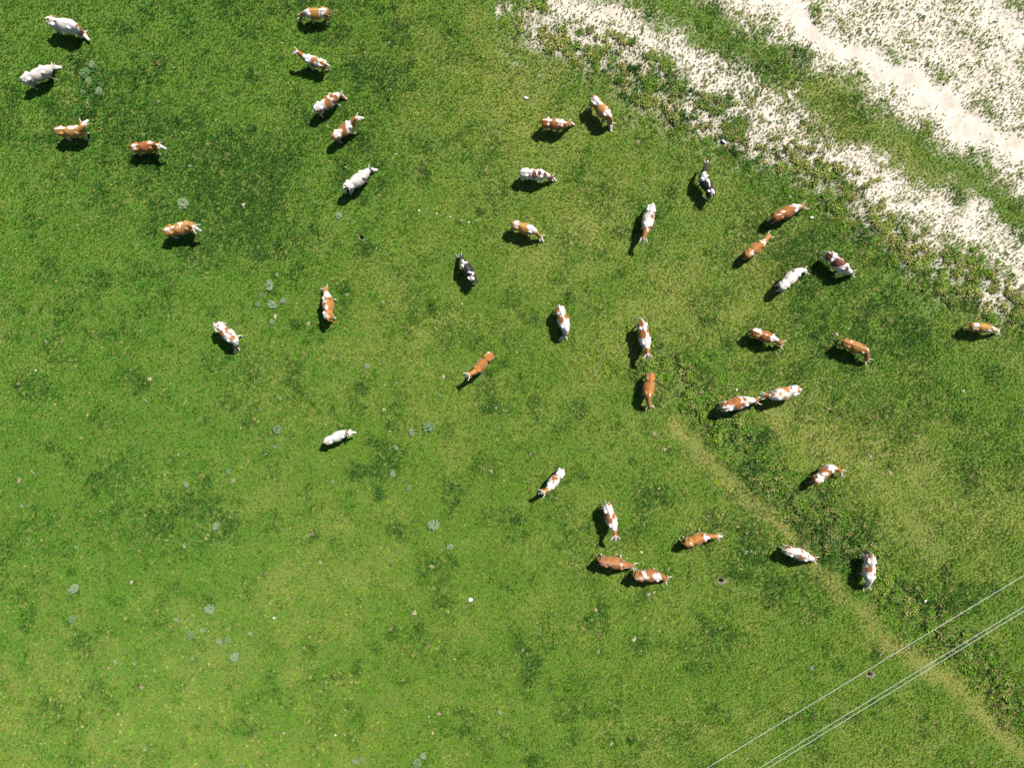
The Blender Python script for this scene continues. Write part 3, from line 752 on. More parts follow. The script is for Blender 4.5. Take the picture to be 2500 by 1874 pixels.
def noise_node(nt, scale, detail=4, rough=.6, coord='Object'):
    tc = nt.nodes.new('ShaderNodeTexCoord'); n = nt.nodes.new('ShaderNodeTexNoise')
    n.inputs['Scale'].default_value = scale; n.inputs['Detail'].default_value = detail; n.inputs['Roughness'].default_value = rough
    nt.links.new(tc.outputs[coord], n.inputs['Vector']); return n

def ramp(nt, src, stops):
    r = nt.nodes.new('ShaderNodeValToRGB'); e = r.color_ramp.elements
    e[0].position, e[0].color = stops[0][0], (*stops[0][1], 1)
    e[1].position, e[1].color = stops[-1][0], (*stops[-1][1], 1)
    for p, c in stops[1:-1]:
        k = e.new(p); k.color = (*c, 1)
    nt.links.new(src, r.inputs['Fac']); return r

def mixc(nt, fac, a, b, mode='MIX'):
    m = nt.nodes.new('ShaderNodeMix'); m.data_type = 'RGBA'; m.blend_type = mode
    for s, v in ((m.inputs[0], fac), (m.inputs[6], a), (m.inputs[7], b)):
        if hasattr(v, 'links'): nt.links.new(v, s)
        elif isinstance(v, (int, float)): s.default_value = v
        else: s.default_value = (*v, 1)
    return m.outputs[2]

def math_n(nt, op, a, b=None, clamp=False):
    m = nt.nodes.new('ShaderNodeMath'); m.operation = op; m.use_clamp = clamp
    for s, v in zip(m.inputs, (a, b)):
        if v is None: continue
        if hasattr(v, 'links'): nt.links.new(v, s)
        else: s.default_value = v
    return m.outputs[0]

def bump(nt, bsdf, height, dist, strength=1.0):
    b = nt.nodes.new('ShaderNodeBump'); b.inputs['Distance'].default_value = dist; b.inputs['Strength'].default_value = strength
    nt.links.new(height, b.inputs['Height']); nt.links.new(b.outputs['Normal'], bsdf.inputs['Normal'])

def simple_mat(name, c0, c1, scale=20, rough=.85, spec=.25, bd=.01, coord='Object'):
    m, nt, b = new_mat(name, rough, spec)
    n = noise_node(nt, scale, 5, .65, coord)
    r = ramp(nt, n.outputs['Fac'], [(.3, c0), (.7, c1)])
    nt.links.new(r.outputs['Color'], b.inputs['Base Color']); bump(nt, b, n.outputs['Fac'], bd, .8)
    return m

# ------------------------------------------------------------------ ground: one sheet, fine under the view and coarse to the horizon
def ground_z(x, y):
    return .10 * (fbm(x, y, .12, 2, 51) - .5) + .05 * (fbm(x, y, .7, 2, 52) - .5)

def axis(half, step, far):
    a = list(np.arange(-half, half + 1e-6, step)); d = step; v = half
    ext = []
    while v < far:
        d *= 1.35; v += d; ext.append(v)
    return np.array([-e for e in reversed(ext)] + a + ext)

gx = axis(41, .15, 900); gy = axis(33, .15, 900)
X, Y = np.meshgrid(gx, gy); xf = X.ravel(); yf = Y.ravel()
near = (np.abs(xf) < 44) & (np.abs(yf) < 36)
zf = ground_z(xf, yf)
sand, straw, rank, lush_shade, n1, n2, n3 = fields(xf, yf)
zf = zf - .05 * sstep(.5, .9, sand) * near
for bx_, by_, br_ in BURROWS: zf[np.hypot(xf - bx_, yf - by_) < .17] -= .7
nx, ny = len(gx), len(gy)
ii = np.arange(nx * ny).reshape(ny, nx)
quads = np.stack([ii[:-1, :-1], ii[:-1, 1:], ii[1:, 1:], ii[1:, :-1]], -1).reshape(-1, 4)
me = bpy.data.meshes.new('ground')
me.vertices.add(len(xf)); me.vertices.foreach_set('co', np.stack([xf, yf, zf], -1).astype(np.float32).ravel())
me.loops.add(quads.size); me.loops.foreach_set('vertex_index', quads.astype(np.int32).ravel())
me.polygons.add(len(quads)); me.polygons.foreach_set('loop_start', (np.arange(len(quads)) * 4).astype(np.int32))
me.update(calc_edges=True)
me.polygons.foreach_set('use_smooth', np.ones(len(quads), dtype=bool))
def fattr(me, name, arr):
    a = me.attributes.new(name, 'FLOAT', 'POINT'); a.data.foreach_set('value', arr.astype(np.float32))
fattr(me, 'sand', sand); fattr(me, 'straw', straw); fattr(me, 'lush_shade', lush_shade)
gm, nt, bs = new_mat('pasture soil', .95, .1)
def attr_node(nt, name):
    a = nt.nodes.new('ShaderNodeAttribute'); a.attribute_name = name; return a.outputs['Fac']
nf = noise_node(nt, 5.0, 6, .7); nfine = noise_node(nt, 24.0, 5, .7); ncoarse = noise_node(nt, 1.1, 5, .6)
sod = ramp(nt, nfine.outputs['Fac'], [(.25, (.028, .052, .008)), (.5, (.055, .098, .013)), (.75, (.12, .15, .03))])
dry = ramp(nt, nfine.outputs['Fac'], [(.25, (.075, .082, .018)), (.5, (.15, .145, .04)), (.75, (.26, .235, .10))])
sandc = ramp(nt, nf.outputs['Fac'], [(.25, (.30, .262, .21)), (.5, (.39, .355, .31)), (.8, (.45, .42, .38))])
sandc2 = ramp(nt, ncoarse.outputs['Fac'], [(.35, (.78, .76, .72)), (.6, (1, 1, 1))])
sandcol = mixc(nt, 1.0, sandc.outputs['Color'], sandc2.outputs['Color'], 'MULTIPLY')
base = mixc(nt, attr_node(nt, 'straw'), sod.outputs['Color'], dry.outputs['Color'])
sfac = math_n(nt, 'ADD', attr_node(nt, 'sand'), math_n(nt, 'MULTIPLY', math_n(nt, 'SUBTRACT', nfine.outputs['Fac'], .5), .9))
mr = nt.nodes.new('ShaderNodeMapRange'); mr.interpolation_type = 'SMOOTHSTEP'
mr.inputs['From Min'].default_value = .10; mr.inputs['From Max'].default_value = .50
nt.links.new(sfac, mr.inputs['Value'])
nt.links.new(mixc(nt, mr.outputs['Result'], base, sandcol), bs.inputs['Base Color'])
bump(nt, bs, nfine.outputs['Fac'], .03, .7)
me.materials.append(gm)
ground = link('ground', me); ground['kind'] = 'structure'

# ------------------------------------------------------------------ cows
def coat_mat(name, c0, c1):
    m, nt, b = new_mat('coat ' + name, .62, .28)
    at = nt.nodes.new('ShaderNodeAttribute'); at.attribute_name = 'coat'
    sp = nt.nodes.new('ShaderNodeSeparateColor'); nt.links.new(at.outputs['Color'], sp.inputs['Color'])
    nz = noise_node(nt, 26, 4, .6); hair = noise_node(nt, 90, 3, .6); big = noise_node(nt, 3.5, 3, .5)
    f = math_n(nt, 'ADD', sp.outputs['Red'], math_n(nt, 'MULTIPLY', math_n(nt, 'SUBTRACT', nz.outputs['Fac'], .5), .22))
    mr = nt.nodes.new('ShaderNodeMapRange'); mr.interpolation_type = 'SMOOTHSTEP'
    mr.inputs['From Min'].default_value = .44; mr.inputs['From Max'].default_value = .56; nt.links.new(f, mr.inputs['Value'])
    brown = ramp(nt, big.outputs['Fac'], [(.3, c0), (.7, c1)])
    brown = mixc(nt, .35, brown.outputs['Color'], mixc(nt, hair.outputs['Fac'], (.4, .4, .4), (1.25, 1.25, 1.25)), 'MULTIPLY')
    white = ramp(nt, nz.outputs['Fac'], [(.25, (.36, .325, .30)), (.6, (.47, .445, .43))])
    stain = ramp(nt, big.outputs['Fac'], [(.42, (1, 1, 1)), (.75, (.80, .73, .62))])
    dirt = math_n(nt, 'MULTIPLY', at.outputs['Alpha'], math_n(nt, 'MULTIPLY', math_n(nt, 'SUBTRACT', big.outputs['Fac'], .32, True), 3.2, True))
    white = mixc(nt, 1.0, white.outputs['Color'], stain.outputs['Color'], 'MULTIPLY')
    white = mixc(nt, dirt, white, (.20, .145, .05))
    c = mixc(nt, mr.outputs['Result'], white, brown)
    c = mixc(nt, sp.outputs['Green'], c, (.28, .18, .145))
    c = mixc(nt, sp.outputs['Blue'], c, (.045, .035, .028))
    nt.links.new(c, b.inputs['Base Color'])
    b.inputs['Sheen Weight'].default_value = .15; b.inputs['Sheen Roughness'].default_value = .4
    bump(nt, b, hair.outputs['Fac'], .006, .6)
    return m
COATS = {'rust': coat_mat('rust', (.165, .056, .012), (.250, .096, .022)), 'rustd': coat_mat('chestnut', (.140, .052, .014), (.220, .086, .022)),
         'gold': coat_mat('golden', (.225, .105, .024), (.310, .165, .046)), 'goldd': coat_mat('dark golden', (.185, .082, .018), (.265, .122, .030)),
         'orange': coat_mat('orange', (.225, .088, .017), (.305, .128, .029)), 'redb': coat_mat('red brown', (.170, .070, .022), (.245, .100, .031)),
         'dark': coat_mat('dark red', (.070, .020, .010), (.118, .035, .014)), 'black': coat_mat('black', (.008, .007, .008), (.020, .015, .014))}
HORN = simple_mat('horn', (.36, .32, .26), (.46, .43, .38), 12, .45, .45, .003)
EYE = simple_mat('eye', (.008, .006, .005), (.014, .010, .008), 5, .15, .5, .0)
UDDER = simple_mat('udder skin', (.30, .19, .15), (.36, .25, .20), 20, .6, .3, .003)

def loft(bm, rings):
    """rings: list of (n,3) arrays -> closed tube."""
    vr = [[bm.verts.new(p) for p in r] for r in rings]; n = len(vr[0])
    for a, b in zip(vr[:-1], vr[1:]):
        for i in range(n):
            bm.faces.new((a[i], a[(i + 1) % n], b[(i + 1) % n], b[i]))
    bm.faces.new(list(reversed(vr[0]))); bm.faces.new(vr[-1])

def tube(bm, pts, rad, n=10, up=Vector((0, 0, 1))):
    """pts centreline, rad list of (a,b): a lateral, b along the local up."""
    rings = []; N = len(pts)
    for i, p in enumerate(pts):
        t = (pts[min(i + 1, N - 1)] - pts[max(i - 1, 0)]).normalized()
        u = up(i) if callable(up) else up
        s = t.cross(u)
        if s.length < 1e-4: s = t.cross(Vector((1, 0, 0)))
        s.normalize(); w = s.cross(t).normalized()
        a, b = rad[i] if isinstance(rad[i], tuple) else (rad[i], rad[i])
        rings.append([p + s * (a * math.cos(k * 2 * math.pi / n)) + w * (b * math.sin(k * 2 * math.pi / n)) for k in range(n)])
    loft(bm, rings)

def ball(bm, c, r, rot=None):
    m = Matrix.Translation(c) @ (rot.to_4x4() if rot else Matrix.Identity(4)) @ Matrix.Diagonal((*r, 1))
    bmesh.ops.create_uvsphere(bm, u_segments=14, v_segments=9, radius=1, matrix=m)

TX = np.array([-.02, .04, .16, .36, .55, .75, .95, 1.12, 1.28, 1.42, 1.54, 1.64])
TW = np.array([.09, .160, .215, .262, .288, .350, .370, .340, .285, .250, .198, .12])
TT = np.array([1.26, 1.325, 1.365, 1.390, 1.375, 1.365, 1.365, 1.375, 1.405, 1.415, 1.36, 1.26])
TB = np.array([1.00, .86, .73, .67, .60, .555, .54, .545, .57, .60, .67, .80])

def bez(a, b, c, d, t):
    return a * (1 - t) ** 3 + b * 3 * t * (1 - t) ** 2 + c * 3 * t * t * (1 - t) + d * t ** 3

def cow_skeleton(c, rr):
    g = c['g']; sk = {}
    sl = c.get('slim', 1.0)
    P = Vector(c['poll']); M = Vector(c['muz'])
    f = (M - P).normalized()
    # face normal: as upright as possible, or forward when the head hangs
    nb = Vector((.56 * g, 0, 1.10 * g))
    back = (nb - P).normalized()
    u = Vector((0, 0, 1)) * .75 - back * .65
    u = (u - f * u.dot(f)).normalized(); r = f.cross(u).normalized()
    down = P.z < 1.0
    d0 = Vector((1, 0, -.15 if down else .35)).normalized()
    pe = P + f * .04 * g - u * .07 * g
    L = (pe - nb).length
    d1 = (f * .55 - back * .6).normalized() if not down else (-back * .9 + f * .25).normalized()
    sk['neck'] = [bez(nb, nb + d0 * L * .42, pe - d1 * L * .33, pe, t / 9) for t in range(10)]
    sk['neckr'] = [((.200 - .095 * t / 9) * g * (.9 + .1 * sl), (.285 - .150 * (t / 9) ** .8) * g) for t in range(10)]
    hs = [(-.06, .070, .075), (0, .105, .115), (.08, .125, .140), (.17, .118, .135), (.28, .088, .108), (.38, .072, .086), (.45, .078, .082), (.50, .070, .068), (.535, .035, .035)]
    hc = -.085
    sk['head'] = [P + f * (a * g) + u * ((hc + .03 * a) * g) for a, _, _ in hs]
    sk['headr'] = [(b * g, h * g) for _, b, h in hs]
    sk['fur'] = (P, M, f, u, r)
    # legs
    st = c.get('stride', .05); legs = []
    ph = rr.uniform(0, 6.28)
    out = c.get('legs', 0)
    for k, (lx, ly, hind) in enumerate(((1.27, .165, 0), (1.27, -.165, 0), (.24, .175, 1), (.24, -.175, 1))):
        s = st * math.sin(ph + (0, math.pi, math.pi, 0)[k]) + rr.uniform(-.05, .05)
        x = lx - .74; sp = 1.0
        ox = 0.0
        if not hind and out and (ly > 0) == (out > 0): ox = .10
        y2 = ly + math.copysign(.02 + ox, ly) + rr.uniform(-.02, .02)
        if hind:
            pts = [(x - .02, ly * .9, 1.02), (x + .06, ly * 1.05, .80), (x + .03 + s * .35, ly * 1.08, .66), (x - .13 + s * .7, y2, .50), (x - .10 + s * .85, y2, .30), (x - .09 + s, y2, .13), (x - .045 + s, y2, .055), (x - .035 + s, y2, .0)]
            rad = [(.13, .17), (.115, .165), (.085, .125), (.050, .068), (.040, .048), (.045, .048), (.055, .062), (.062, .07)]
        else:
            pts = [(x, ly * .95, .98), (x - .03, ly, .80), (x - .02 + s * .3, ly * 1.02, .66), (x + s * .6, (ly + y2) / 2, .44), (x + s * .8, y2, .30), (x + s, y2, .13), (x + .03 + s, y2, .055), (x + .04 + s, y2, .0)]
            rad = [(.10, .15), (.090, .120), (.066, .078), (.052, .055), (.040, .044), (.045, .047), (.055, .062), (.062, .07)]
        legs.append(([Vector(p) * g for p in pts], [(a * g, b * g) for a, b in rad]))
    sk['legs'] = legs
    tb, tl = c.get('tail', (rr.uniform(.02, .06), rr.uniform(-.05, .05)))
    lift = c.get('lift', 0)
    x0 = -.74
    tp = [(x0 + .10, 0, 1.33), (x0 - .01, 0, 1.31), (x0 - .05 - tb * .3, tl * .15, 1.18 + lift * .5), (x0 - .05 - tb * .65, tl * .45, .98 + lift), (x0 - .05 - tb * .9, tl * .8, .76 + lift), (x0 - .05 - tb, tl, .62 + lift), (x0 - .05 - tb * 1.05, tl * 1.1, .45 + lift), (x0 - .05 - tb * 1.05, tl * 1.12, .38 + lift)]
    sk['tail'] = [Vector(p) * g for p in tp]
    sk['tailr'] = [v * g for v in (.045, .042, .034, .030, .029, .042, .040, .020)]
    return sk

def build_cow_volume(c, sk):
    g = c['g']; sl = c.get('slim', 1.0); bm = bmesh.new()
    rings = []
    xs = np.linspace(-.02, 1.64, 22)
    for x in xs:
        w = float(np.interp(x, TX, TW)) * sl; zt = float(np.interp(x, TX, TT)); zb = float(np.interp(x, TX, TB))
        zc = zb + .47 * (zt - zb); ring = []
        for k in range(28):
            a = 2 * math.pi * k / 28; ca, sa = math.cos(a), math.sin(a)
            e = (1.72 - .42 * math.exp(-((x - .53) / .14) ** 2)) if sa > 0 else 2.15
            q = (abs(ca) ** e + abs(sa) ** e) ** (-1 / e)
            ring.append(Vector(((x - .74) * g, w * ca * q * g, (zc + (zt - zc if sa > 0 else zc - zb) * sa * q) * g)))
        rings.append(ring)
    loft(bm, rings)
    for s in (-1, 1):
        ball(bm, Vector((-.36, .195 * sl * s, 1.235)) * g, (.12 * g, .095 * g, .085 * g))             # hip bones
        ball(bm, Vector((-.67, .105 * s, 1.21)) * g, (.08 * g, .06 * g, .07 * g))                    # pin bones
        ball(bm, Vector((.52, .20 * sl * s, 1.12)) * g, (.14 * g, .10 * g, .25 * g))                 # shoulder blades
        ball(bm, Vector((-.52, .18 * sl * s, .98)) * g, (.20 * g, .115 * g, .27 * g))                # thighs
    tube(bm, [Vector((x - .74, 0, float(np.interp(x, TX, TT)) - .022)) * g for x in np.linspace(.05, 1.45, 12)], [.040 * g] * 12, 8)   # spine ridge
    P, M, f, u, r = sk['fur']
    tube(bm, sk['neck'], sk['neckr'], 16, lambda i: (Vector((0, 0, 1)) * (1 - i / 9) + u * (i / 9)) if True else None)
    tube(bm, sk['head'], sk['headr'], 14, u)
    for pts, rad in sk['legs']: tube(bm, pts, rad, 10, Vector((1, 0, 0)))
    tube(bm, sk['tail'], sk['tailr'], 8, Vector((0, 1, 0)))
    for s in (-1, 1):                                                                                # ears
        e0 = P + (r * (.095 * s) - u * .075 + f * .035) * g
        tip = P + (r * (.255 * s) - u * .115 - f * .02) * g
        ax = (tip - e0).normalized(); ez = ax.cross(f).normalized(); ey = ez.cross(ax)
        ball(bm, (e0 + tip) / 2, ((tip - e0).length * .56, .055 * g, .024 * g), Matrix((ax, ey, ez)).transposed())
    bmesh.ops.recalc_face_normals(bm, faces=bm.faces)
    me = bpy.data.meshes.new('cow_body_volume'); bm.to_mesh(me); bm.free()
    return me

def seg_param(V, pts, rad):
    """nearest point on a polyline: normalised distance and parameter 0..1."""
    best = np.full(len(V), 1e9); par = np.zeros(len(V)); n = len(pts) - 1
    for i in range(n):
        a = np.array(pts[i]); b = np.array(pts[i + 1]); d = b - a; L = d @ d + 1e-12
        t = np.clip((V - a) @ d / L, 0, 1); dist = np.linalg.norm(V - a - t[:, None] * d, axis=1)
        ra = np.mean(rad[i]); rb = np.mean(rad[i + 1]); q = dist / (ra + (rb - ra) * t)
        m = q < best; best[m] = q[m]; par[m] = (i + t[m]) / n
    return best, par

def colour_cow(me, c, sk, k):
    g = c['g']; sl = c.get('slim', 1.0); n = len(me.vertices)
    V = np.empty(n * 3, np.float32); me.vertices.foreach_get('co', V); V = V.reshape(-1, 3).astype(float)
    x = V[:, 0] / g + .74; y = V[:, 1] / g; z = V[:, 2] / g
    w = np.interp(x, TX, TW) * sl; zt = np.interp(x, TX, TT); zb = np.interp(x, TX, TB); zc = zb + .47 * (zt - zb)
    qt = np.sqrt((y / w) ** 2 + ((z - zc) / ((zt - zb) * .5)) ** 2) + 6 * (np.maximum(x - 1.55, 0) + np.maximum(-.03 - x, 0))
    qn, pn = seg_param(V, sk['neck'], sk['neckr']); qh, phd = seg_param(V, sk['head'], sk['headr'])
    qtl, ptl = seg_param(V, sk['tail'], sk['tailr'])
    ql = np.full(n, 1e9)
    for pts, rad in sk['legs']:
        q, _ = seg_param(V, pts, rad); ql = np.minimum(ql, q)
    qn = qn * 1.05
    part = np.argmin(np.stack([qt, qn, qh, qtl * 1.1, ql * 1.15 + 3 * np.maximum(z - .75, 0)]), axis=0)
    # coat pattern unrolled over the back
    Yu = np.sign(y) * (np.abs(y) + .5 * np.maximum(0, zc - z)) * g
    Xu = V[:, 0].copy()
    wob = lambda a, b, s: (np.sin(a * 11 + s) + np.sin(b * 13 + 1.7 * s) + np.sin((a + b) * 23 + 2.1 * s) * .6) / 2.6
    Xw = Xu + .024 * wob(Xu, Yu, k * 1.3) + .016 * np.sin(Yu * 41 + k) * np.sin(Xu * 33 + 2 * k); Yw = Yu + .024 * wob(Yu, Xu, k * 2.1 + 1) + .016 * np.sin(Xu * 37 + 3 * k) * np.sin(Yu * 45 + k)
    F = np.full(n, float(c['base'])); ca, sa = math.cos(c['th']), math.sin(c['th'])
    for (px, py, a, b, s) in c['pats']:
        dx = Xw - px; dy = Yw - py
        wx = dx * ca - dy * sa; wy = dx * sa + dy * ca            # back to pasture axes, along which the marks were measured
        q = np.sqrt((wx / (1.1 * max(a, .016))) ** 2 + (wy / (1.1 * max(b, .016))) ** 2); m = np.clip((1.2 - q) / .4, 0, 1)
        F = F * (1 - m) + s * m
    body = F.copy()
    nk = np.clip((pn - .40) * 9, 0, 1)
    ncol = np.where((pn > .36) & (pn < .72), 1.0, -1.0) if c.get('band') else c['neck']
    F = np.where(part == 1, body * (1 - nk) + ncol * nk, F)
    P, M, f, u, r = sk['fur']; rel = V - np.array(P)
    hu = rel @ np.array(u) / g; hr = rel @ np.array(r) / g; hf = rel @ np.array(f) / g
    hd = c['head']
    headv = {'W': np.where((np.abs(hr) > .105) | ((hf < .03) & (hu < -.06)), c['neck'], -1.0), 'B': np.ones(n) * (1 if c['neck'] > 0 or hd == 'B' else -1),
             'F': np.where((np.abs(hr) < .062 - .02 * np.clip(hf, 0, 1)) & (hu > -.11) & (hf > .02), -1.0, 1.0),
             'K': np.where((np.abs(hr) < .035) & (hu > -.08) & (hf > .03) & (hf < .25), -1.0, 1.0)}[hd]
    if hd == 'B': headv = np.where((hf > .40), -.4, headv)
    if c['neck'] < 0 and hd == 'W': headv = np.full(n, -1.0)
    F = np.where(part == 2, headv, F)
    ear = (np.abs(hr) > .135) & (part >= 1) & (part <= 2) & (np.abs(hf) < .15)
    F = np.where(ear, 1.0 if (c['neck'] > 0 or hd == 'B') else -1.0, F)
    legc = np.where(z < .42 + .05 * np.sin(k * 2.3), -1.0 if c['coat'] != 'black' else -.2 + np.sin(k), body)
    F = np.where(part == 4, legc, F)
    tl = np.where(ptl > .62, (-1.0 if k % 3 else .3), float(c['base']))
    F = np.where(part == 3, tl, F)
    pink = np.where(part == 2, sstep(.44, .50, hf), 0.0)
    hoof = sstep(.085, .05, z) * (part == 4)
    dirt = c.get('dirt', .25) * sstep(.12, .38, np.abs(Yu)) * ((part == 0) | (part == 4))
    colr = np.stack([F * .5 + .5, pink, hoof, dirt], -1).astype(np.float32)
    a = me.attributes.new('coat', 'FLOAT_COLOR', 'POINT'); a.data.foreach_set('color', colr.ravel())

temps = []
for k, c in enumerate(COWS):
    rr = random.Random(100 + k); sk = cow_skeleton(c, rr)
    o = bpy.data.objects.new('cow_body_volume', build_cow_volume(c, sk)); COL.objects.link(o)
    md = o.modifiers.new('r', 'REMESH'); md.mode = 'VOXEL'; md.voxel_size = .025; md.use_smooth_shade = True
    ms = o.modifiers.new('s', 'SMOOTH'); ms.factor = .5; ms.iterations = 2
    temps.append((c, sk, o))
dg = bpy.context.evaluated_depsgraph_get()
bodies = [bpy.data.meshes.new_from_object(o.evaluated_get(dg)) for _, _, o in temps]
for _, _, o in temps:
    m = o.data; bpy.data.objects.remove(o); bpy.data.meshes.remove(m)
me_eye = bpy.data.meshes.new('eye'); bm = bmesh.new(); ball(bm, Vector((0, 0, 0)), (.02, .02, .02)); bm.to_mesh(me_eye); bm.free()
me_eye.materials.append(EYE); me_eye.polygons.foreach_set('use_smooth', [True] * len(me_eye.polygons))
for k, ((c, sk, _), me) in enumerate(zip(temps, bodies)):
    g = c['g']; x, y = c['at']; gz = float(ground_z(np.array([x]), np.array([y]))[0])
    root = link('cow', None, None, (x, y, gz - .01), c['th']); root.empty_display_size = .5
    tag(root, c['label'], 'cow', 'cows grazing on the pasture')
    me.name = 'body'; colour_cow(me, c, sk, k); me.materials.clear(); me.materials.append(COATS[c['coat']])
    link('body', me, root)
    P, M, f, u, r = sk['fur']; rr = random.Random(300 + k)
    hl = rr.uniform(.72, .98); hup = rr.uniform(.06, .17); hfw = rr.uniform(-.02, .09)
    for s in (-1, 1):
        pts = [P + (r * (a * s) + u * b + f * d) * g for a, b, d in ((.06, -.045, .03), (.13, -.015, .02), (.20 * hl, .02, .02), (.262 * hl, .055 + hup * .3, .03 + hfw * .4), (.290 * hl, .06 + hup * .75, .05 + hfw * .8), (.285 * hl, .06 + hup, .06 + hfw))]
        bm = bmesh.new(); tube(bm, pts, [v * g for v in (.031, .029, .026, .021, .014, .003)], 10, f)
        bmesh.ops.recalc_face_normals(bm, faces=bm.faces)
        hm = bpy.data.meshes.new('horn'); bm.to_mesh(hm); bm.free(); hm.materials.append(HORN)
        hm.polygons.foreach_set('use_smooth', [True] * len(hm.polygons)); link('horn', hm, root)
        e = link('eye', me_eye, root); e.location = P + (f * .15 + r * (.112 * s) - u * .055) * g
    bm = bmesh.new(); ball(bm, Vector((-.40, 0, .60)) * g, (.17 * g, .13 * g, .12 * g))
    for tx in (-.46, -.35):
        for ty in (-.05, .05): tube(bm, [Vector((tx, ty, .53)) * g, Vector((tx, ty, .44)) * g], [.02, .012], 6, Vector((1, 0, 0)))
    um = bpy.data.meshes.new('udder'); bm.to_mesh(um); bm.free(); um.materials.append(UDDER)
    um.polygons.foreach_set('use_smooth', [True] * len(um.polygons)); link('udder', um, root)

# ------------------------------------------------------------------ grass: short tufts over the whole pasture
def tuft_mesh(name, blades, h, spread, wid, seed, flat=0.0):
    r = random.Random(seed); vs = []; fs = []
    for i in range(blades):
        a = r.uniform(0, 2 * math.pi); d0 = r.uniform(0, spread * .45); l = h * r.uniform(.55, 1.15); lean = r.uniform(.25, 1.0) * spread
        bx, by = d0 * math.cos(a + r.uniform(-1, 1)), d0 * math.sin(a + r.uniform(-1, 1)); ux, uy = math.cos(a), math.sin(a)
        w = wid * r.uniform(.7, 1.2); px, py = -uy * w, ux * w; k = len(vs)
        zt = l * (1 - flat * r.random())
        vs += [(bx - px, by - py, -.012), (bx + px, by + py, -.012),
               (bx + ux * lean * .45 + px * .9, by + uy * lean * .45 + py * .9, zt * .75), (bx + ux * lean * .45 - px * .9, by + uy * lean * .45 - py * .9, zt * .75),
               (bx + ux * lean, by + uy * lean, zt * r.uniform(.75, 1.0))]
        fs += [(k, k + 1, k + 2, k + 3), (k + 3, k + 2, k + 4)]
    me = bpy.data.meshes.new(name); me.from_pydata(vs, [], fs); me.update(); return me

gmat, nt, bs = new_mat('grass blades', .6, .22)
ia = nt.nodes.new('ShaderNodeAttribute'); ia.attribute_type = 'INSTANCER'; ia.attribute_name = 'col'
nt.links.new(ia.outputs['Color'], bs.inputs['Base Color'])
tr = nt.nodes.new('ShaderNodeBsdfTranslucent'); nt.links.new(ia.outputs['Color'], tr.inputs['Color'])
mx = nt.nodes.new('ShaderNodeMixShader'); mx.inputs[0].default_value = .22
nt.links.new(bs.outputs[0], mx.inputs[1]); nt.links.new(tr.outputs[0], mx.inputs[2])
nt.links.new(mx.outputs[0], nt.nodes['Material Output'].inputs['Surface'])

tufts = []
for i in range(5):
    m = tuft_mesh('grass_tuft', 16, .105, .075, .0085, 40 + i, .45)
    m.materials.append(gmat); tufts.append(bpy.data.objects.new('grass_tuft', m))

small_n = lambda x, y: fbm(x, y, 4.5, 2, 77)
STEP = .118
ax = np.arange(-39, 39, STEP); ay = np.arange(-31, 31, STEP)
X, Y = np.meshgrid(ax, ay)
X = (X + rng.uniform(-.5, .5, X.shape) * STEP * 1.3).ravel(); Y = (Y + rng.uniform(-.5, .5, Y.shape) * STEP * 1.3).ravel()
sand, straw, rank, lush_shade, n1, n2, n3 = fields(X, Y)
R1 = rng.random(len(X)); R2 = rng.random(len(X)); R3 = rng.random(len(X))
fine = fbm(X, Y, 5.0, 2, 61)
clump = fbm(X, Y, 2.2, 3, 62, .6)
cover = 1.36 - 1.18 * (sand + .55 * (fine - .5))
cover = np.clip(cover, .06 * (sand < 1.1), 1)
keep = R1 < cover
for lst, rad in ((DUNG, .55), (BURROWS, .8)):
    for t in lst: keep &= np.hypot(X - t[0], Y - t[1]) > t[2] * rad
X, Y, sand, straw, rank, lush_shade, n1, n2, n3, R2, R3, fine, clump = [a[keep] for a in (X, Y, sand, straw, rank, lush_shade, n1, n2, n3, R2, R3, fine, clump)]
N = len(X)
mixv = lambda a, b, t: a + (b - a) * t[:, None]
cg = np.array([.088, .212, .011]); cd = np.array([.028, .088, .009]); cy = np.array([.235, .305, .030]); cs = np.array([.350, .305, .110]); cb = np.array([.062, .205, .018])
track = np.zeros(N)
for p, w, q in TRACK: track = np.maximum(track, q * band(X + .35 * (n2 - .5), Y + .35 * (n3 - .5), p, w))
clm = np.zeros(N)                                        # ungrazed clumps, and the rank ring round each cowpat
crng = np.random.default_rng(3)
cl = [(crng.uniform(-36, 36), crng.uniform(-28, 28), crng.uniform(.14, .42), crng.uniform(.35, .9)) for _ in range(330)]
cl += [(d[0] + crng.normal(0, .1), d[1] + crng.normal(0, .1), d[2] + crng.uniform(.15, .4), crng.uniform(.2, .8)) for d in DUNG]
for cx, cy_, cr, ca in cl:
    m = (np.abs(X - cx) < 3 * cr) & (np.abs(Y - cy_) < 3 * cr)
    clm[m] = np.maximum(clm[m], ca * np.exp(-((np.hypot(X[m] - cx, Y[m] - cy_) / cr) ** 2)))
clm *= sstep(.3, .1, sand) * (.6 + .8 * small_n(X, Y))
lush_shade = np.clip(lush_shade + .8 * clm, 0, 1)
mid = fbm(X, Y, 1.3, 3, 71, .6); small = fbm(X, Y, 3.4, 2, 72, .7)
T = lambda c: np.tile(c, (N, 1))
col = T(cg)
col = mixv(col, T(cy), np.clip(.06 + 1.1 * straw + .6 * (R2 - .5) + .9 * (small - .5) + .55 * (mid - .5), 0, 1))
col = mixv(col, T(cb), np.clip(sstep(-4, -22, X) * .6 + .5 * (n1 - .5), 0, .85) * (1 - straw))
col = mixv(col, T(cd), np.clip(lush_shade * .95 + .75 * rank * (clump < .56) + .9 * (small - .58) + .5 * (mid - .55), 0, .9) * (1 - .5 * np.clip(straw * 1.2, 0, 1) * (rank < .4)))
col = mixv(col, T(np.array([.020, .058, .008])), .75 * sstep(.25, .8, rank) * sstep(.62, .45, clump))
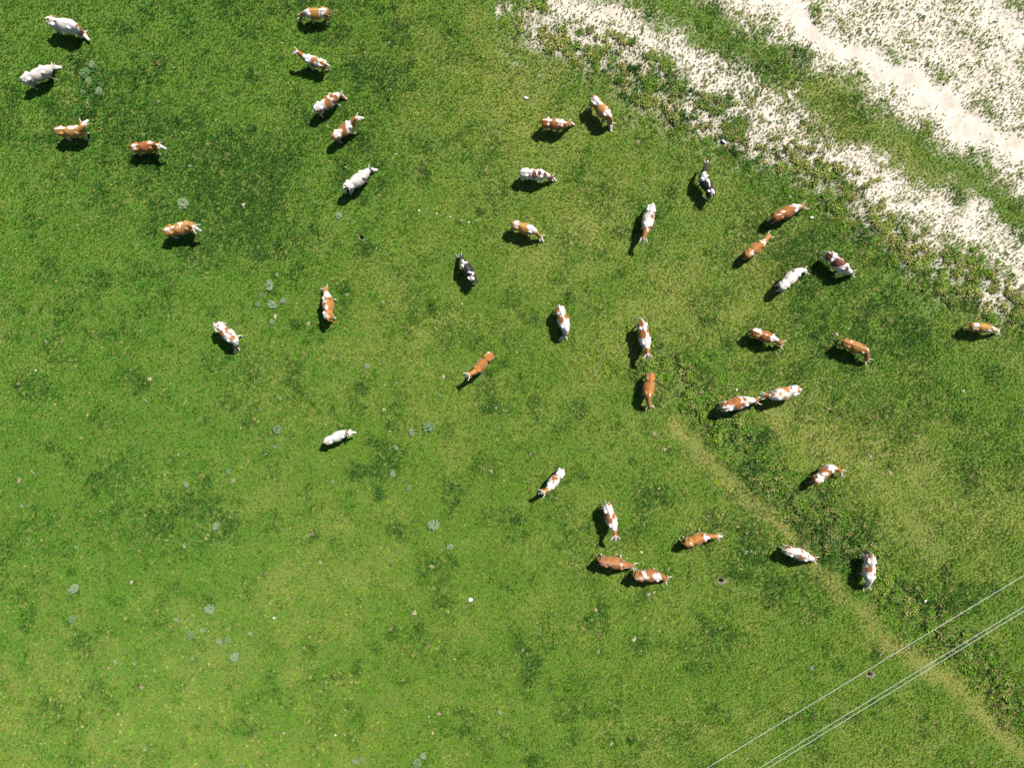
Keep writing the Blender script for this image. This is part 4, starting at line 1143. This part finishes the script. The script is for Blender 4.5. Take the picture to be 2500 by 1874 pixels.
p_straw = .035 + .26 * np.clip(straw * 1.3 - .10, 0, 1) * (.35 + .65 * sstep(-16, 8, X)) + .42 * track + .5 * sstep(.10, .5, sand) + .20 * rank * (clump > .5)
isst = R3 < p_straw
col[isst] = col[isst] * .3 + cs * .7
col *= (.62 + .76 * rng.random(N))[:, None]
scl = (.65 + .7 * rng.random(N)) * (1 + .4 * np.clip(lush_shade, 0, 1) + 1.0 * (small - .5)) * (1 + rank * (1.9 * sstep(.42, .62, clump) - .25))
scl *= 1 - .25 * sstep(.2, .8, sand)
scl *= (1 - .4 * track) * (1 + .5 * clm)
scl = np.clip(scl, .35, 3.2)
rot = np.stack([rng.normal(0, .18, N), rng.normal(0, .18, N), rng.uniform(0, 6.283, N)], -1)
me = bpy.data.meshes.new('grass'); me.vertices.add(N)
me.vertices.foreach_set('co', np.stack([X, Y, ground_z(X, Y) - .05 * sstep(.5, .9, sand)], -1).astype(np.float32).ravel())
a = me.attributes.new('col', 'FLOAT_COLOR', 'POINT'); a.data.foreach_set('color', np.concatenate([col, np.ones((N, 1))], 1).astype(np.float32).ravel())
a = me.attributes.new('turn', 'FLOAT_VECTOR', 'POINT'); a.data.foreach_set('vector', rot.astype(np.float32).ravel())
fattr(me, 'size', scl)
a = me.attributes.new('kindex', 'INT', 'POINT'); a.data.foreach_set('value', rng.integers(0, 5, N).astype(np.int32))
grass = link('grass', me); grass['kind'] = 'stuff'
grass['label'] = 'short green and straw-coloured pasture grass'; grass['category'] = 'grass'
ng = bpy.data.node_groups.new('grass tufts', 'GeometryNodeTree')
ng.interface.new_socket('Geometry', in_out='INPUT', socket_type='NodeSocketGeometry')
ng.interface.new_socket('Geometry', in_out='OUTPUT', socket_type='NodeSocketGeometry')
gi = ng.nodes.new('NodeGroupInput'); go = ng.nodes.new('NodeGroupOutput')
iop = ng.nodes.new('GeometryNodeInstanceOnPoints'); iop.inputs['Pick Instance'].default_value = True
g2i = ng.nodes.new('GeometryNodeGeometryToInstance')
for t in reversed(tufts):
    oi = ng.nodes.new('GeometryNodeObjectInfo'); oi.inputs['Object'].default_value = t
    ng.links.new(oi.outputs['Geometry'], g2i.inputs[0])
def named(name, typ):
    n = ng.nodes.new('GeometryNodeInputNamedAttribute'); n.data_type = typ; n.inputs['Name'].default_value = name; return n.outputs['Attribute']
ng.links.new(gi.outputs[0], iop.inputs['Points']); ng.links.new(g2i.outputs[0], iop.inputs['Instance'])
ng.links.new(named('kindex', 'INT'), iop.inputs['Instance Index'])
e2r = ng.nodes.new('FunctionNodeEulerToRotation'); ng.links.new(named('turn', 'FLOAT_VECTOR'), e2r.inputs[0])
ng.links.new(e2r.outputs[0], iop.inputs['Rotation']); ng.links.new(named('size', 'FLOAT'), iop.inputs['Scale'])
ng.links.new(iop.outputs[0], go.inputs[0])
gmod = grass.modifiers.new('tufts', 'NODES'); gmod.node_group = ng
print('GRASS', N)

# ------------------------------------------------------------------ bushes and thistle rosettes
def gz(x, y): return float(ground_z(np.array([x]), np.array([y]))[0])
LEAF = []
for nm, a, b in (('bush leaf grey', (.065, .105, .050), (.185, .235, .135)), ('bush leaf green', (.040, .085, .028), (.125, .185, .080))):
    m, nt, bs = new_mat(nm, .7, .2)
    oi = nt.nodes.new('ShaderNodeNewGeometry'); r = ramp(nt, oi.outputs['Random Per Island'], [(0, a), (1, b)])
    nt.links.new(r.outputs['Color'], bs.inputs['Base Color']); LEAF.append(m)

def bush_mesh(seed, stems, leaves):
    r = random.Random(seed); vs = []; fs = []
    for s in range(stems):
        a = r.uniform(0, 6.283); d = math.sqrt(r.random()) * .78; hx, hy = d * math.cos(a), d * math.sin(a) * r.uniform(.75, 1)
        hz = .62 * math.sqrt(max(0, 1 - d * d)) * r.uniform(.6, 1.1) + .12
        for l in range(leaves):
            b = r.uniform(0, 6.283); ll = r.uniform(.12, .22); el = r.uniform(-.1, .45); w = ll * .36
            dx, dy, dz = math.cos(b) * math.cos(el), math.sin(b) * math.cos(el), math.sin(el)
            px, py = -math.sin(b) * w, math.cos(b) * w; k = len(vs); z0 = hz - r.uniform(0, .16)
            vs += [(hx, hy, z0), (hx + dx * ll * .5 + px, hy + dy * ll * .5 + py, z0 + dz * ll * .55), (hx + dx * ll, hy + dy * ll, z0 + dz * ll * .8 - .02), (hx + dx * ll * .5 - px, hy + dy * ll * .5 - py, z0 + dz * ll * .55)]
            fs.append((k, k + 1, k + 2, k + 3))
        k = len(vs); vs += [(hx * .35 - .015, hy * .35, -.1), (hx * .35 + .015, hy * .35, -.1), (hx, hy, hz)]; fs.append((k, k + 1, k + 2))
    me = bpy.data.meshes.new('leafy_bush'); me.from_pydata(vs, [], fs); me.update(); return me

def star_mesh(seed, n):
    r = random.Random(seed); vs = []; fs = []
    for i in range(n):
        a = 6.283 * i / n + r.uniform(-.25, .25); l = r.uniform(.75, 1.1); w = .11; ux, uy = math.cos(a), math.sin(a); k = len(vs)
        ring = [(.05, .3, .02), (.35, 1.0, .16), (.65, .8, .20), (.85, .45, .14)]
        for t, ww, z in ring:
            vs += [(ux * l * t - uy * w * ww, uy * l * t + ux * w * ww, z + .03), (ux * l * t, uy * l * t, z), (ux * l * t + uy * w * ww, uy * l * t - ux * w * ww, z + .03)]
        vs.append((ux * l, uy * l, .06))
        for q in range(3):
            b = k + q * 3; fs += [(b, b + 1, b + 4, b + 3), (b + 1, b + 2, b + 5, b + 4)]
        b = k + 9; fs += [(b, b + 1, k + 12), (b + 1, b + 2, k + 12)]
    me = bpy.data.meshes.new('thistle_rosette'); me.from_pydata(vs, [], fs); me.update(); return me

bushes = []
for i in range(6):
    m = bush_mesh(700 + i, 62, 9); m.materials.append(LEAF[0 if i % 3 else 1]); bushes.append(m)
for i, (x, y, rad, lab) in enumerate(THISTLES):
    o = link('leafy_bush', bushes[i % 6], None, (x, y, gz(x, y)), random.uniform(0, 6.28)); s = rad * 1.05
    o.scale = (s * random.uniform(.9, 1.15), s * random.uniform(.85, 1.1), min(s * random.uniform(.8, 1.0), .34))
    tag(o, lab, 'bush', 'grey-green bushes dotted over the pasture')
stars = []
for i in range(3):
    m = star_mesh(800 + i, 7 + i); m.materials.append(LEAF[0]); stars.append(m)
for i, (x, y, rad, lab) in enumerate(STARS):
    o = link('thistle_rosette', stars[i % 3], None, (x, y, gz(x, y) + .03), random.uniform(0, 6.28)); o.scale = (rad * 1.1,) * 3
    tag(o, lab, 'thistle', 'flat thistle rosettes in the grass')

# ------------------------------------------------------------------ cowpats, stones, litter, twigs, burrows
PATS = [simple_mat('dried dung', (.10, .080, .048), (.25, .205, .140), 5, .95, .1, .02), simple_mat('bleached dung', (.17, .140, .095), (.33, .285, .215), 5, .95, .1, .02), simple_mat('fresh dung', (.06, .042, .022), (.17, .12, .07), 5, .8, .2, .02)]
def pat_mesh(seed):
    r = random.Random(seed); vs = []; fs = []; n = 22; rings = 6
    ph = [r.uniform(0, 6.28) for _ in range(4)]
    rad = lambda a: 1 + .16 * math.sin(2 * a + ph[0]) + .10 * math.sin(3 * a + ph[1]) + .07 * math.sin(5 * a + ph[2])
    for j in range(1, rings + 1):
        t = j / rings
        for i in range(n):
            a = 6.283 * i / n; rr_ = rad(a) * t
            z = .34 * (1 - t ** 3) * (1 + .22 * math.sin(9 * t + a * 2 + ph[3])) + r.uniform(-.03, .03) - (.10 if j == rings else 0)
            vs.append((rr_ * math.cos(a), rr_ * math.sin(a), z))
    vs.append((0, 0, .30)); c = len(vs) - 1
    for i in range(n): fs.append((i, (i + 1) % n, c))
    for j in range(rings - 1):
        for i in range(n): fs.append((j * n + i, (j + 1) * n + i, (j + 1) * n + (i + 1) % n, j * n + (i + 1) % n))
    me = bpy.data.meshes.new('cowpat'); me.from_pydata(vs, [], [tuple(reversed(f)) if len(f) == 3 and False else f for f in fs]); me.update()
    me.materials.append(PATS[(0, 1, 0, 2, 1, 0, 0)[seed - 900]]); me.polygons.foreach_set('use_smooth', [True] * len(me.polygons)); return me
pats = [pat_mesh(900 + i) for i in range(7)]
for i, (x, y, rad, lab) in enumerate(DUNG):
    o = link('cowpat', pats[i % 7], None, (x, y, gz(x, y) + .012), random.uniform(0, 6.28))
    s = rad * .85; o.scale = (s * random.uniform(.85, 1.15), s * random.uniform(.75, 1.05), min(s, .16) * 1.0)
    tag(o, lab, 'cowpat', 'dried cowpats on the pasture')

STONE = simple_mat('white stone', (.32, .30, .27), (.45, .44, .42), 14, .8, .3, .01)
def rock_mesh(seed):
    bm = bmesh.new(); bmesh.ops.create_icosphere(bm, subdivisions=2, radius=1); r = random.Random(seed)
    for v in bm.verts:
        v.co *= 1 + .22 * math.sin(v.co.x * 3.1 + seed) * math.cos(v.co.y * 2.7 + seed * 2) + r.uniform(-.08, .08); v.co.z *= .62
    me = bpy.data.meshes.new('stone'); bm.to_mesh(me); bm.free(); me.materials.append(STONE); return me
rocks = [rock_mesh(i + 3) for i in range(4)]
for i, (x, y, rad, lab) in enumerate(STONES):
    o = link('stone', rocks[i % 4], None, (x, y, gz(x, y) + rad * .35 + .02), random.uniform(0, 6.28)); o.scale = (rad * .75, rad * .62, rad * .6)
    tag(o, lab, 'stone', 'white stones in the grass')

WHITE = simple_mat('white plastic', (.42, .43, .46), (.50, .51, .53), 6, .35, .5, .004)
BLUEP = simple_mat('bluish plastic film', (.20, .23, .34), (.42, .45, .55), 8, .35, .5, .02)
def bottle_mesh():
    prof = [(0, .0), (0, .26), (.08, .30), (.95, .30), (1.15, .27), (1.42, .12), (1.48, .11), (1.5, .14), (1.66, .14), (1.66, 0)]
    bm = bmesh.new(); n = 14
    rings = [[Vector((x - .8, max(r, .002) * math.cos(6.283 * k / n), max(r, .002) * math.sin(6.283 * k / n))) for k in range(n)] for x, r in prof]
    loft(bm, rings); bmesh.ops.recalc_face_normals(bm, faces=bm.faces)
    me = bpy.data.meshes.new('bottle'); bm.to_mesh(me); bm.free(); me.materials.append(WHITE); me.polygons.foreach_set('use_smooth', [True] * len(me.polygons)); return me
def crumple_mesh(seed, mat, flat):
    bm = bmesh.new(); bmesh.ops.create_icosphere(bm, subdivisions=3, radius=1); r = random.Random(seed)
    dirs = [Vector((r.gauss(0, 1), r.gauss(0, 1), r.gauss(0, 1))).normalized() for _ in range(14)]
    for v in bm.verts:
        d = v.co.normalized(); k = .72
        for j, q in enumerate(dirs): k += (.10 if j % 2 else -.09) * abs(d.dot(q)) ** 3 * (2.2 if j < 4 else 1.2)
        v.co = d * k; v.co.x *= 1.25; v.co.z *= flat
    me = bpy.data.meshes.new('plastic_bag'); bm.to_mesh(me); bm.free(); me.materials.append(mat); return me
LIT_LAB = ['white plastic bottle lying left of the brown cow grazing at top centre', 'small bluish plastic scrap at the edge of the sandy strip', 'crumpled bluish plastic bag above the black cow facing the top', 'white plastic bottle right of the chestnut cow', 'crumpled white plastic bag alone in the grass at lower centre']
for i, (kind, x, y, rad, ang) in enumerate(LITTER):
    if kind == 'bottle':
        o = link('plastic_bottle', bottle_mesh(), None, (x, y, gz(x, y) + rad * .32 + .05), ang); o.scale = (rad * .85, rad * 1.5, rad * 1.2)
        o.location.z = gz(x, y) + .3 * o.scale.z + .03
    else:
        o = link('plastic_bag' if kind == 'bag' else 'plastic_scrap', crumple_mesh(i * 7 + 2, WHITE if i == 4 else BLUEP, .55), None, (x, y, gz(x, y) + rad * .42 + .03), ang)
        o.scale = (rad * .85, rad * .7, rad * .7)
    tag(o, LIT_LAB[i], 'bottle' if kind == 'bottle' else 'litter')

TWIG = simple_mat('dry twig', (.22, .19, .13), (.36, .32, .25), 30, .85, .2, .003)
TW_LAB = ['pale dry twig beside the lowest power line crossing at bottom right', 'pale twig in the grass left of the large cowpat near the left edge', 'thin pale twig at the bottom right corner below the power lines', 'thin straw-coloured twig below the spotted cow at middle left', 'short thin twig far below the golden cow, left centre', 'pale thin twig in the lower left centre grass']
for i, (x, y, L, ang) in enumerate(TWIGS):
    r = random.Random(i); bm = bmesh.new()
    pts = [Vector((L * (t - .5) * 1.6, L * .12 * math.sin(t * 4 + i), .02 + .01 * math.sin(t * 7))) for t in np.linspace(0, 1, 7)]
    tube(bm, pts, [.016 - .001 * j for j in range(7)], 6)
    m0 = pts[3]; tube(bm, [m0, m0 + Vector((.08, .07, .03)), m0 + Vector((.15, .10, .04))], [.009, .007, .003], 5)
    bmesh.ops.recalc_face_normals(bm, faces=bm.faces)
    tm = bpy.data.meshes.new('twig'); bm.to_mesh(tm); bm.free(); tm.materials.append(TWIG)
    o = link('twig', tm, None, (x, y, gz(x, y) + .05), ang); tag(o, TW_LAB[i], 'twig')

SOIL = simple_mat('burrow soil', (.06, .05, .032), (.19, .165, .125), 9, .95, .1, .02)
BU_LAB = ['animal burrow with dark hole between the white black-necked cow and the centre', 'animal burrow with dry soil fan right of the close pair of brown cows', 'animal burrow with round dark hole under the power lines']
for i, (x, y, rad) in enumerate(BURROWS):
    r = random.Random(50 + i); n = 30; prof = [(.03, -.62), (.10, -.55), (.125, -.25), (.14, -.04), (.17, .035), (.22, .03), (.28, .0), (.34, -.05)]
    vs = []; fs = []
    for j, (t, z) in enumerate(prof):
        for k in range(n):
            a = 6.283 * k / n; fw = max(0, math.cos(a + .7))
            q = t * (1 + (1.1 * fw * (t - .15) if j > 3 else 0)) * (1 + .07 * math.sin(3 * a + i) + (r.uniform(-.08, .08) if j > 4 else 0))
            z_ = z if j < 4 else z * (.35 + .8 * fw) - .035 * (1 - fw) * (j > 4) + (r.uniform(-.012, .012) if j < 7 else -.02)
            vs.append((q * math.cos(a) * 1.15, q * math.sin(a) * .9, z_))
    for j in range(len(prof) - 1):
        for k in range(n): fs.append((j * n + k, (j + 1) * n + k, (j + 1) * n + (k + 1) % n, j * n + (k + 1) % n))
    fs.append(tuple(reversed(range(n))))
    bmx = bpy.data.meshes.new('burrow'); bmx.from_pydata(vs, [], fs); bmx.update(); bmx.materials.append(SOIL)
    bmx.polygons.foreach_set('use_smooth', [True] * len(bmx.polygons))
    o = link('burrow', bmx, None, (x, y, gz(x, y) + .02), 0); tag(o, BU_LAB[i], 'burrow')

# ------------------------------------------------------------------ power lines
WIRE = simple_mat('aluminium wire', (.30, .30, .30), (.38, .38, .37), 3, .4, .5, .0)
WL_LAB = ['upper single thin grey power line crossing the bottom right corner', 'upper one of the two close parallel power lines, bottom right', 'lowest thin grey power line at the bottom right corner']
for i, (a, b) in enumerate(WIRES):
    A = Vector(a); B = Vector(b); d = (B - A).normalized(); mid = (A + B) / 2; bm = bmesh.new()
    pts = [mid + d * s + Vector((0, 0, .00035 * s * s)) for s in np.linspace(-70, 70, 61)]
    tube(bm, pts, [.0105] * 61, 8)
    bmesh.ops.recalc_face_normals(bm, faces=bm.faces)
    wm = bpy.data.meshes.new('power_line'); bm.to_mesh(wm); bm.free(); wm.materials.append(WIRE); wm.polygons.foreach_set('use_smooth', [True] * len(wm.polygons))
    o = link('power_line', wm); tag(o, WL_LAB[i], 'power line')
